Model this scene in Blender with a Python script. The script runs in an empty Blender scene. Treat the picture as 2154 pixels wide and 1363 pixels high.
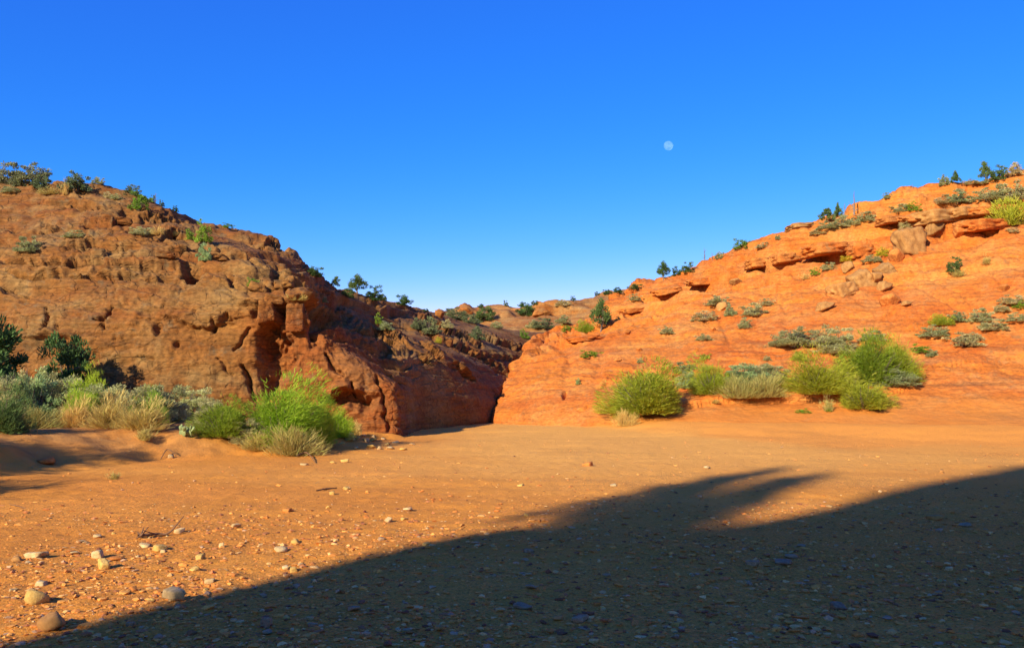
import bpy, math, random
import numpy as np
from mathutils import Vector
from mathutils.bvhtree import BVHTree

scene = bpy.context.scene
COL = scene.collection

# ------------------------------------------------------------------ camera
CAMZ = 1.6
F = 1900.0            # focal length in photo pixels (2154 px wide)
CX, CY, HOR = 1077.0, 681.5, 800.0
PITCH = math.atan((HOR - CY) / F)
cam_data = bpy.data.cameras.new("camera")
cam = bpy.data.objects.new("camera", cam_data)
COL.objects.link(cam)
cam.location = (0, 0, CAMZ)
cam.rotation_euler = (math.radians(90) + PITCH, 0, 0)
cam_data.sensor_width = 36.0
cam_data.lens = 36.0 * F / 2154.0
cam_data.clip_start = 0.05
cam_data.clip_end = 40000
scene.camera = cam

# ------------------------------------------------------------------ sun and sky
SUN_AZ = math.radians(55)      # heading the light travels towards, from +x to +y
SUN_EL = math.radians(25)
LH = np.array([math.cos(SUN_AZ), math.sin(SUN_AZ)])
TO_SUN = Vector((-LH[0] * math.cos(SUN_EL), -LH[1] * math.cos(SUN_EL), math.sin(SUN_EL)))
sun_data = bpy.data.lights.new("sun", 'SUN')
sun_data.energy = 4.8
sun_data.angle = math.radians(1.2)
sun_data.color = (1.0, 0.96, 0.82)
sun = bpy.data.objects.new("sun", sun_data)
COL.objects.link(sun)
sun.rotation_euler = (-TO_SUN).to_track_quat('-Z', 'Y').to_euler()
sun.location = (-30, -40, 40)

SKY_MUL = (0.0, 0.55, 0.50)
SKY_ADD = (0.10, 0.13, 2.30)
world = bpy.data.worlds.new("World")
scene.world = world
world.use_nodes = True
wt = world.node_tree
wt.nodes.clear()
sky = wt.nodes.new("ShaderNodeTexSky")
sky.sky_type = 'NISHITA'
sky.sun_disc = False
sky.sun_elevation = SUN_EL
sky.sun_rotation = math.atan2(TO_SUN.x, TO_SUN.y)
sky.altitude = 1600
sky.air_density = 1.0
sky.dust_density = 0.25
sky.ozone_density = 2.0
hs = wt.nodes.new("ShaderNodeHueSaturation")       # the photograph's saturated colour
hs.inputs["Hue"].default_value = 0.512
hs.inputs["Saturation"].default_value = 1.28


def _vm(op, a, b, c=None):
    n = wt.nodes.new("ShaderNodeVectorMath")
    n.operation = op
    for k, v in enumerate((a, b, c)):
        if v is None: continue
        if isinstance(v, tuple): n.inputs[k].default_value = v
        else: wt.links.new(v, n.inputs[k])
    return n.outputs[0]


bg = wt.nodes.new("ShaderNodeBackground")
bg.inputs["Strength"].default_value = 0.14
wo = wt.nodes.new("ShaderNodeOutputWorld")
wt.links.new(sky.outputs[0], hs.inputs["Color"])
_d = _vm('MAXIMUM', _vm('SUBTRACT', hs.outputs[0], (0.25, 0.0, 0.0)), (0.0, 0.0, 0.0))
_q = _vm('MULTIPLY_ADD', _vm('MULTIPLY', _d, _d), (0.185, 0.0, 0.0), _vm('MULTIPLY_ADD', hs.outputs[0], SKY_MUL, SKY_ADD))
wt.links.new(_vm('MINIMUM', _q, (3.2, 6.0, 8.0)), bg.inputs["Color"])
wt.links.new(bg.outputs[0], wo.inputs["Surface"])

vs = scene.view_settings
vs.view_transform = 'Standard'
vs.look = 'None'
vs.gamma = 1.0
vs.use_curve_mapping = False
vs.exposure = 0.7
scene.cycles.max_bounces = 5
scene.cycles.use_adaptive_sampling = True
scene.cycles.adaptive_threshold = 0.02
scene.cycles.transparent_max_bounces = 12

# ------------------------------------------------------------------ helpers
_rng = np.random.RandomState(11)
_PERM = np.concatenate([_rng.permutation(256)] * 3).astype(np.int32)
_GR = _rng.normal(size=(256, 3))
_GR /= np.linalg.norm(_GR, axis=1)[:, None]


def perlin(p):
    p = np.asarray(p, float)
    i = np.floor(p).astype(np.int64)
    f = p - i
    i &= 255
    u = f * f * f * (f * (f * 6 - 15) + 10)
    out = 0
    for a in (0, 1):
        ha = _PERM[i[:, 0] + a]
        wa = u[:, 0] if a else 1 - u[:, 0]
        for b in (0, 1):
            hb = _PERM[ha + i[:, 1] + b]
            wb = wa * (u[:, 1] if b else 1 - u[:, 1])
            for c in (0, 1):
                g = _GR[_PERM[hb + i[:, 2] + c]]
                d = g[:, 0] * (f[:, 0] - a) + g[:, 1] * (f[:, 1] - b) + g[:, 2] * (f[:, 2] - c)
                out = out + wb * (u[:, 2] if c else 1 - u[:, 2]) * d
    return out * 1.6


def fbm(p, octv=4, gain=0.5, lac=2.03, ridge=False):
    p = np.asarray(p, float)
    out = np.zeros(len(p))
    a = 1.0
    for k in range(octv):
        n = perlin(p + 17.3 * k)
        out += a * ((1 - np.abs(n) * 2) if ridge else n)
        p = p * lac
        a *= gain
    return out


def cells(p, seed=0):
    """2-D cellular noise: distance to the nearest and second-nearest feature point, and the cell's random value."""
    i = np.floor(p).astype(np.int64)
    f1 = np.full(len(p), 9.0)
    f2 = np.full(len(p), 9.0)
    val = np.zeros(len(p)); fac = np.zeros(len(p))
    for a in (-1, 0, 1):
        for b in (-1, 0, 1):
            c = i + np.array([a, b])
            h = _PERM[_PERM[(c[:, 0] + seed) & 255] + (c[:, 1] & 255)]
            q = c + 0.5 + 0.42 * _GR[h][:, :2]
            d = np.hypot(p[:, 0] - q[:, 0], p[:, 1] - q[:, 1])
            m = d < f1
            f2 = np.where(m, f1, np.minimum(f2, d))
            val = np.where(m, _GR[h][:, 2], val)
            fac = np.where(m, 2 * (_GR[(h + 7) & 255][:, 0] * (p[:, 0] - q[:, 0]) + _GR[(h + 7) & 255][:, 1] * (p[:, 1] - q[:, 1])), fac)
            f1 = np.where(m, d, f1)
    return f1, f2, val, fac


def sstep(a, b, x):
    t = np.clip((x - a) / (b - a), 0, 1)
    return t * t * (3 - 2 * t)


def at(px, py, Y):
    """World point seen at photo pixel (px, py) at depth y = Y."""
    sp, cp = math.sin(PITCH), math.cos(PITCH)
    a, b = (px - CX) / F, (CY - py) / F
    dy, dz = cp - b * sp, sp + b * cp
    k = Y / dy
    return (a * k, Y, CAMZ + dz * k)


def ray(px, py):
    sp, cp = math.sin(PITCH), math.cos(PITCH)
    a, b = (px - CX) / F, (CY - py) / F
    return Vector((a, cp - b * sp, sp + b * cp)).normalized()


def to_px(V):
    sp, cp = math.sin(PITCH), math.cos(PITCH)
    x, y, z = V[:, 0], V[:, 1], V[:, 2] - CAMZ
    d = np.maximum(y * cp + z * sp, 0.1)
    return CX + F * x / d, CY - F * (-y * sp + z * cp) / d


def mesh_np(name, V, quads=None, tris=None, col=None, smooth=True):
    V = np.asarray(V, np.float32)
    me = bpy.data.meshes.new(name)
    nq = 0 if quads is None else len(quads)
    nt = 0 if tris is None else len(tris)
    li, tot = [], []
    if nq:
        li.append(np.asarray(quads, np.int32).ravel()); tot.append(np.full(nq, 4, np.int32))
    if nt:
        li.append(np.asarray(tris, np.int32).ravel()); tot.append(np.full(nt, 3, np.int32))
    li = np.concatenate(li); tot = np.concatenate(tot)
    st = np.concatenate([[0], np.cumsum(tot)[:-1]]).astype(np.int32)
    me.vertices.add(len(V)); me.loops.add(len(li)); me.polygons.add(len(tot))
    me.vertices.foreach_set("co", V.ravel())
    me.loops.foreach_set("vertex_index", li)
    me.polygons.foreach_set("loop_start", st)
    try:
        me.polygons.foreach_set("loop_total", tot)
    except Exception:
        pass
    me.polygons.foreach_set("use_smooth", np.full(len(tot), smooth, bool))
    me.update(calc_edges=True)
    if col is not None:
        ca = me.color_attributes.new("Col", 'FLOAT_COLOR', 'POINT')
        c4 = np.ones((len(V), 4), np.float32)
        c4[:, :3] = col
        ca.data.foreach_set("color", c4.ravel())
    return me


def grid_quads(m, n):
    a = np.arange(m * n).reshape(m, n)
    return np.stack([a[:-1, :-1], a[1:, :-1], a[1:, 1:], a[:-1, 1:]], -1).reshape(-1, 4)


def obj(name, me, mats, parent=None, label=None, cat=None, group=None, kind=None):
    o = bpy.data.objects.new(name, me)
    COL.objects.link(o)
    if me is not None and not me.materials:
        for m in (mats if isinstance(mats, (list, tuple)) else [mats]):
            me.materials.append(m)
    if parent is not None:
        o.parent = parent
    tag(o, label, cat, group, kind)
    return o


def tag(o, label=None, cat=None, group=None, kind=None):
    if label: o["label"] = label
    if cat: o["category"] = cat
    if group: o["group"] = group
    if kind: o["kind"] = kind
    return o


def catmull(P, t):
    """Monotone-ish cubic through P (k, ...) at fractional indices t."""
    k = len(P)
    i = np.clip(np.floor(t).astype(int), 0, k - 2)
    f = (t - i)
    p1, p2 = P[i], P[i + 1]
    p0, p3 = P[np.maximum(i - 1, 0)], P[np.minimum(i + 2, k - 1)]
    f = f.reshape((-1,) + (1,) * (P.ndim - 1))
    m1, m2 = (p2 - p0) * 0.42, (p3 - p1) * 0.42
    f2, f3 = f * f, f * f * f
    return (2*f3 - 3*f2 + 1)*p1 + (f3 - 2*f2 + f)*m1 + (-2*f3 + 3*f2)*p2 + (f3 - f2)*m2


def spread(weights):
    """Fractional indices: weights[i] samples in interval i."""
    t = []
    for i, w in enumerate(weights):
        t.append(i + np.arange(w) / w)
    t.append([len(weights)])
    return np.concatenate(t).astype(float)


def loft(ctrl, wc, wr):
    C = np.array(ctrl, float)
    A = catmull(C, spread(wc))
    B = catmull(A.transpose(1, 0, 2), spread(wr)).transpose(1, 0, 2)
    return B


def normals(G):
    du = np.gradient(G, axis=0); dv = np.gradient(G, axis=1)
    n = np.cross(du, dv)
    n /= np.maximum(np.linalg.norm(n, axis=2, keepdims=True), 1e-9)
    return n


def seg_dist(px, py, line):
    """distance to polyline in pixels, signed height above it (screen up positive), parameter 0..1"""
    best = np.full(px.shape, 1e9); sgn = np.zeros(px.shape); par = np.zeros(px.shape)
    L = [0]
    for (a, b) in zip(line[:-1], line[1:]):
        L.append(L[-1] + math.hypot(b[0]-a[0], b[1]-a[1]))
    for k, (a, b) in enumerate(zip(line[:-1], line[1:])):
        dx, dy = b[0]-a[0], b[1]-a[1]
        t = np.clip(((px-a[0])*dx + (py-a[1])*dy) / (dx*dx+dy*dy), 0, 1)
        ex, ey = px-(a[0]+t*dx), py-(a[1]+t*dy)
        d = np.hypot(ex, ey)
        m = d < best
        best = np.where(m, d, best)
        sgn = np.where(m, np.where(ey < 0, 1.0, -1.0), sgn)
        par = np.where(m, (L[k] + t*(L[k+1]-L[k])) / L[-1], par)
    return best, sgn, par


# ------------------------------------------------------------------ materials
class NT:
    def __init__(self, name):
        self.m = bpy.data.materials.new(name)
        self.m.use_nodes = True
        self.t = self.m.node_tree
        self.b = self.t.nodes["Principled BSDF"]
        self.b.inputs["Specular IOR Level"].default_value = 0.2
        self.b.inputs["Roughness"].default_value = 0.95
        self.pos = self.n("ShaderNodeNewGeometry").outputs["Position"]

    def n(self, kind, **kw):
        nd = self.t.nodes.new(kind)
        for k, v in kw.items():
            setattr(nd, k, v)
        return nd

    def l(self, a, b):
        self.t.links.new(a, b)

    def noise(self, scale, detail=4, rough=0.55, stretch=None, dist=0.0, vec=None, off=0.0):
        v = vec if vec is not None else self.pos
        if stretch or off:
            mp = self.n("ShaderNodeMapping")
            self.l(v, mp.inputs[0])
            if stretch: mp.inputs["Scale"].default_value = stretch
            mp.inputs["Location"].default_value = (off, off * 1.7, off * 0.6)
            v = mp.outputs[0]
        nd = self.n("ShaderNodeTexNoise")
        self.l(v, nd.inputs["Vector"])
        nd.inputs["Scale"].default_value = scale
        nd.inputs["Detail"].default_value = detail
        nd.inputs["Roughness"].default_value = rough
        nd.inputs["Distortion"].default_value = dist
        return nd.outputs["Fac"]

    def ramp(self, fac, stops, interp='LINEAR'):
        r = self.n("ShaderNodeValToRGB")
        r.color_ramp.interpolation = interp
        e = r.color_ramp.elements
        while len(e) < len(stops):
            e.new(0.5)
        for el, (p, c) in zip(e, stops):
            el.position = p
            el.color = (c[0], c[1], c[2], 1) if hasattr(c, "__len__") else (c, c, c, 1)
        self.l(fac, r.inputs[0])
        return r.outputs[0]

    def mix(self, fac, a, b, mode='MIX'):
        m = self.n("ShaderNodeMix", data_type='RGBA', blend_type=mode)
        for s, v in ((m.inputs[0], fac), (m.inputs[6], a), (m.inputs[7], b)):
            if isinstance(v, (int, float)):
                s.default_value = v
            elif isinstance(v, tuple):
                s.default_value = (v[0], v[1], v[2], 1)
            else:
                self.l(v, s)
        return m.outputs[2]

    def math(self, op, a, b=0.0):
        m = self.n("ShaderNodeMath", operation=op)
        for s, v in ((m.inputs[0], a), (m.inputs[1], b)):
            if isinstance(v, (int, float)): s.default_value = v
            else: self.l(v, s)
        return m.outputs[0]

    def bump(self, h, strength, dist, prev=None):
        b = self.n("ShaderNodeBump")
        b.inputs["Strength"].default_value = strength
        b.inputs["Distance"].default_value = dist
        self.l(h, b.inputs["Height"])
        if prev is not None: self.l(prev, b.inputs["Normal"])
        return b.outputs[0]

    def attr(self, name):
        a = self.n("ShaderNodeAttribute", attribute_name=name)
        return a.outputs["Color"]

    def normal(self, n):
        self.l(n, self.b.inputs["Normal"])

    def color(self, c):
        if isinstance(c, tuple): self.b.inputs["Base Color"].default_value = (*c, 1)
        else: self.l(c, self.b.inputs["Base Color"])


def rock_material(name, light, mid, red, tan, grey, tan_amt, zs=2.2, varnish=0.35, apron=None, crack=0.7, redden=False):
    k = NT(name)
    big = k.noise(0.22, 4, 0.6)
    med = k.noise(1.1, 5, 0.62, dist=0.6)
    strat = k.noise(1.0, 5, 0.6, stretch=(0.16, 0.16, zs), dist=0.25)
    c = k.ramp(big, [(0.33, red), (0.5, mid), (0.66, light)])
    c2 = k.ramp(strat, [(0.32, red), (0.5, mid), (0.68, light)])
    c = k.mix(0.5, c, c2)
    tanm = k.ramp(k.noise(0.55, 5, 0.68, off=7.0), [(0.5 - 0.05, 0), (0.62, 1)])
    tanm = k.mix(1.0, tanm, (tan_amt, tan_amt, tan_amt), 'MULTIPLY')
    c = k.mix(tanm, c, tan)
    gm = k.ramp(k.noise(1.7, 5, 0.72, off=21.0), [(0.56, 0), (0.68, 0.75)])
    c = k.mix(gm, c, grey)
    streak = k.ramp(k.noise(1.3, 5, 0.65, stretch=(1.6, 1.6, 0.22), off=3.0), [(0.52, 0), (0.72, varnish)])
    c = k.mix(streak, c, (red[0]*0.42, red[1]*0.45, red[2]*0.6))
    fine = k.ramp(k.noise(7.0, 5, 0.75, stretch=(1, 1, 1.6)), [(0.28, 0.55), (0.5, 1.0), (0.74, 1.4)])
    c = k.mix(1.0, c, fine, 'MULTIPLY')
    thin = k.ramp(k.noise(1.0, 6, 0.7, stretch=(0.35, 0.35, 9.0), dist=0.3, off=11), [(0.34, 0.62), (0.5, 1.0), (0.7, 1.18)])
    c = k.mix(0.75, c, k.mix(1.0, c, thin, 'MULTIPLY'))
    if redden:                                             # fresher red rock where the wall has broken away by the corner
        sx = k.n("ShaderNodeSeparateXYZ"); k.l(k.pos, sx.inputs[0])
        xx = k.math('ADD', sx.outputs["X"], k.math('MULTIPLY', k.noise(0.6, 4, 0.6, off=44), 3.0))
        zz = k.math('ADD', sx.outputs["Z"], k.math('MULTIPLY', k.noise(0.7, 4, 0.6, off=54), 1.5))
        mk = k.math('MULTIPLY', k.ramp(k.math('ADD', k.math('MULTIPLY', xx, 0.1), 1.0), [(0.35, 0), (0.48, 1)]), k.ramp(k.math('MULTIPLY', zz, 0.15), [(0.6, 1), (0.78, 0)]))
        mk = k.math('MULTIPLY', mk, k.ramp(k.math('MULTIPLY', sx.outputs["Y"], 0.02), [(0.53, 1), (0.56, 0)]))
        c = k.mix(k.math('MULTIPLY', mk, 0.6), c, k.mix(1.0, c, (1.12, 0.62, 0.42), 'MULTIPLY'))
    if apron:                                              # loose sand lying against the foot of the slope
        sz = k.n("ShaderNodeSeparateXYZ"); k.l(k.pos, sz.inputs[0])
        hgt = k.math('ADD', sz.outputs["Z"], k.math('MULTIPLY', k.noise(0.5, 4, 0.6, off=33), 1.6))
        ax = k.ramp(k.math('MULTIPLY', sz.outputs["X"], 0.1), [(0.25, 0), (0.5, 1)])
        c = k.mix(k.math('MULTIPLY', ax, k.ramp(k.math('MULTIPLY', hgt, 0.25), [(0.2, 0.9), (0.5, 0.0)])), c, apron)
    if crack:
        wv = k.n("ShaderNodeVectorMath", operation='MULTIPLY_ADD')
        nz = k.n("ShaderNodeTexNoise"); k.l(k.pos, nz.inputs["Vector"]); nz.inputs["Scale"].default_value = 0.9; nz.inputs["Detail"].default_value = 5
        k.l(nz.outputs["Color"], wv.inputs[0]); wv.inputs[1].default_value = (1.1, 1.1, 0.5); k.l(k.pos, wv.inputs[2])
        frac = None
        for scl, st, wd in ((0.55, (1, 1, 2.0), 0.035), (1.5, (1, 1, 2.6), 0.05)):
            mp = k.n("ShaderNodeMapping"); k.l(wv.outputs[0], mp.inputs[0]); mp.inputs["Scale"].default_value = st
            vo = k.n("ShaderNodeTexVoronoi", feature='DISTANCE_TO_EDGE'); k.l(mp.outputs[0], vo.inputs["Vector"]); vo.inputs["Scale"].default_value = scl
            ln = k.ramp(vo.outputs["Distance"], [(0.0, 0.0), (wd, 1.0)])
            ln = k.mix(k.ramp(k.noise(0.5, 3, 0.6, off=scl * 40), [(0.42, 0), (0.6, 1)]), (1.0, 1.0, 1.0), ln)
            frac = ln if frac is None else k.mix(1.0, frac, ln, 'MULTIPLY')
        c = k.mix(crack, c, k.mix(1.0, c, k.mix(0.55, frac, (1.0, 1.0, 1.0)), 'MULTIPLY'))
    k.color(c)
    b = k.bump(strat, 0.4, 0.08)
    if crack:
        b = k.bump(frac, 0.6 * crack, 0.10, b)
    b = k.bump(med, 0.35, 0.08, b)
    b = k.bump(k.noise(2.6, 5, 0.7, stretch=(0.6, 0.6, 2.4), off=2), 0.6, 0.08, b)
    b = k.bump(k.noise(6.0, 5, 0.72), 0.7, 0.04, b)
    k.normal(b)
    return k.m


M = {}
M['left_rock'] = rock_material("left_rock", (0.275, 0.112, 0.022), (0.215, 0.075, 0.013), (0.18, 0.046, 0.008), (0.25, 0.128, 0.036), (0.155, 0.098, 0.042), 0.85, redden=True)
M['right_rock'] = rock_material("right_rock", (0.58, 0.19, 0.026), (0.52, 0.132, 0.015), (0.42, 0.082, 0.010), (0.52, 0.225, 0.055), (0.38, 0.165, 0.048), 0.45, 1.3, 0.32, crack=0.0, apron=(0.64, 0.21, 0.026))
M['back_rock'] = rock_material("back_rock", (0.42, 0.175, 0.04), (0.34, 0.12, 0.022), (0.27, 0.075, 0.013), (0.36, 0.195, 0.06), (0.25, 0.15, 0.06), 0.6, crack=0.0)


def ground_material():
    k = NT("wash_sand")
    big = k.noise(0.16, 3, 0.5, stretch=(0.6, 1.5, 1))
    c = k.ramp(big, [(0.36, (0.62, 0.205, 0.021)), (0.52, (0.67, 0.24, 0.027)), (0.66, (0.73, 0.28, 0.040))])
    c = k.mix(k.ramp(k.noise(0.9, 5, 0.65, off=4), [(0.45, 0), (0.7, 0.5)]), c, (0.64, 0.21, 0.024))
    a = k.attr("Col")
    sep = k.n("ShaderNodeSeparateColor")
    k.l(a, sep.inputs[0])
    c = k.mix(sep.outputs[0], c, (0.80, 0.27, 0.032))          # orange sand washed off the slope
    c = k.mix(sep.outputs[2], c, (0.80, 0.355, 0.062))        # paler, finer sand down the middle of the wash
    soil = k.attr("Soil")
    c = k.mix(soil, c, k.ramp(k.noise(3.5, 5, 0.7, off=14), [(0.35, (0.34, 0.135, 0.03)), (0.65, (0.56, 0.235, 0.05))]))   # darker soil of the bank
    grit_and_shadow = k.ramp(k.noise(38, 6, 0.75), [(0.32, 0.42), (0.5, 0.95), (0.7, 1.3)])  # grain tone, with tiny shadows between grains painted in as dark specks
    c = k.mix(sep.outputs[1], c, k.mix(1.0, c, grit_and_shadow, 'MULTIPLY'))
    spk = k.ramp(k.noise(70, 3, 0.6, off=9), [(0.64, 0), (0.7, 0.7)])
    c = k.mix(k.math('MULTIPLY', spk, sep.outputs[1]), c, (0.74, 0.46, 0.2))
    k.color(c)
    b = k.bump(k.noise(2.2, 5, 0.6), 0.35, 0.05)
    b = k.bump(k.noise(17, 7, 0.72), 0.7, 0.03, b)
    b = k.bump(k.noise(60, 4, 0.7), 0.5, 0.008, b)
    k.normal(b)
    return k.m


M['sand'] = ground_material()

# ------------------------------------------------------------------ ground
TERR = np.array([(-14, 4), (-10.2, 10), (-8.6, 15.0), (-7.2, 18.2), (-4.7, 19.3), (-4.1, 22.0), (-3.4, 25.2), (-3.4, 40)], float)


def terrace_dist(x, y):
    """metres inside (to the left of) the terrace edge"""
    ex = np.interp(y, TERR[:, 1], TERR[:, 0])
    best = np.full(x.shape, 1e9)
    for a, b in zip(TERR[:-1], TERR[1:]):
        d = b - a
        t = np.clip(((x-a[0])*d[0] + (y-a[1])*d[1]) / (d @ d), 0, 1)
        best = np.minimum(best, np.hypot(x-a[0]-t*d[0], y-a[1]-t*d[1]))
    return np.where(x < ex, best, -best)


def ground_z(x, y, micro=True):
    p = np.stack([x, y, np.zeros_like(x)], -1)
    z = 0.035 * fbm(p * 0.25, 3)
    td = terrace_dist(x, y) + 0.5 * fbm(p * 0.8 + 5, 3)
    z = z + 0.50 * sstep(-0.1, 2.6, td) + 0.08 * sstep(-0.1, 0.5, td) + 0.03 * fbm(p * 1.7 + 9, 3) * sstep(0, 1, td)
    toe = np.interp(x, [2.5, 3.6, 5, 7, 9.2, 11.4, 14.2, 17.2, 20, 40], [31.5, 30.4, 29.2, 28, 27.2, 26.2, 25, 23, 19, 12]) + 0.5 * fbm(p * 0.5 + 21, 2)
    z = z + (0.07 * sstep(8, 0, toe - y) + 0.20 * sstep(3.2, -0.6, toe - y)) * sstep(2.2, 5, x)
    z = z + 0.012 * fbm(p * 1.3, 3) + 0.016 * fbm(p * [0.35, 1.3, 1] + 70, 3)
    if micro:
        near = sstep(30, 8, np.hypot(x, y))
        z = z + near * (0.016 * fbm(p * 5, 3) + 0.008 * fbm(p * 19, 2))
    return z


xs = np.concatenate([-np.geomspace(400, 15, 26)[:-1], np.linspace(-15, 15, 520), np.geomspace(15, 400, 26)[1:]])
ys = np.concatenate([-np.geomspace(400, 3, 40), np.linspace(-2.4, 3.2, 24), np.geomspace(3.4, 46, 470), np.geomspace(47, 600, 30)])
gx, gy = np.meshgrid(xs, ys, indexing='ij')
gz = ground_z(gx.ravel(), gy.ravel())
GV = np.stack([gx.ravel(), gy.ravel(), gz], -1)
gp = np.stack([gx.ravel(), gy.ravel(), gx.ravel() * 0], -1)
# how orange the sand is (beside the hill) and how strong its grit and painted shadow specks are
wob = fbm(gp * 0.3 + 3, 3)
base_y = np.interp(gx.ravel(), [-3, 0, 2.8, 6, 10, 16, 30], [40, 35.5, 31.5, 24, 21, 17.5, 14])
orange = sstep(-3.0, 2.0, gy.ravel() - base_y + 2.2 * wob) * sstep(2, 5, gx.ravel() + wob) * 0.9
orange = np.maximum(orange, 0.55 * sstep(0.1, 0.5, wob) * sstep(8, 13, gy.ravel()) * sstep(24, 17, gy.ravel()) * sstep(4, -2, gx.ravel()))
grit_and_shadow = 0.15 + 0.85 * sstep(-0.25, 0.35, wob + 0.9 * sstep(13, 7, gy.ravel()) + 0.5 * sstep(1, 6, gx.ravel()) * sstep(24, 14, gy.ravel()) - 0.35)
pale = 0.85 * sstep(-5, 0.5, gx.ravel() + 1.5 * wob) * sstep(11, 19, gy.ravel() + 2 * wob) * (0.75 + 0.25 * sstep(9, 5, gx.ravel()))
gcol = np.stack([orange, grit_and_shadow, pale * (1 - 0.8 * orange)], -1)
GMESH = mesh_np("ground", GV, grid_quads(len(xs), len(ys)), col=gcol)
_sa = GMESH.color_attributes.new("Soil", 'FLOAT_COLOR', 'POINT')
_sv = sstep(0.0, 1.6, terrace_dist(gx.ravel(), gy.ravel()) + 0.8 * wob) * (0.55 + 0.45 * sstep(-0.3, 0.3, fbm(gp * 0.9 + 17, 3)))
_sa.data.foreach_set("color", np.repeat(_sv[:, None], 4, 1).astype(np.float32).ravel())
ground = obj("ground", GMESH, M['sand'], kind="structure",
             label="sandy gravel floor of the dry wash", cat="ground")


# ------------------------------------------------------------------ rock masses
def row_px(*pts):
    return [at(*p) for p in pts]


def behind(col, dx1, dy1, dz1, dx2, dy2, dz2):
    x, y, z = col[-1]
    return col + [(x+dx1, y+dy1, z+dz1), (x+dx2, y+dy2, z+dz2)]


def under(col, dz=1.2, dy=0.3):
    x, y, z = col[0]
    return [(x, y+dy, z-dz)] + col


def terraced(q, thick, seed, P, lo=0.5):
    """vertical shift that turns a slope into treads and risers, and the undercut at each riser's foot"""
    qq = q / thick + 0.3 * np.sin(q / thick * 1.3 + seed)
    f = qq - np.floor(qq)
    i = np.floor(qq)
    mk = sstep(-0.25, 0.3, perlin(np.stack([i * 3.77 + seed, P[:, 0] * 0.2, P[:, 1] * 0.2], -1)))
    sh = (sstep(lo, lo + 0.38, f) - f) * thick * mk
    cut = np.exp(-((f - lo - 0.02) / 0.085) ** 2) * mk * sstep(-0.3, 0.25, perlin(np.stack([i * 5.1 + seed, P[:, 0] * 0.7, P[:, 1] * 0.7], -1)))
    return sh, cut


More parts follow.
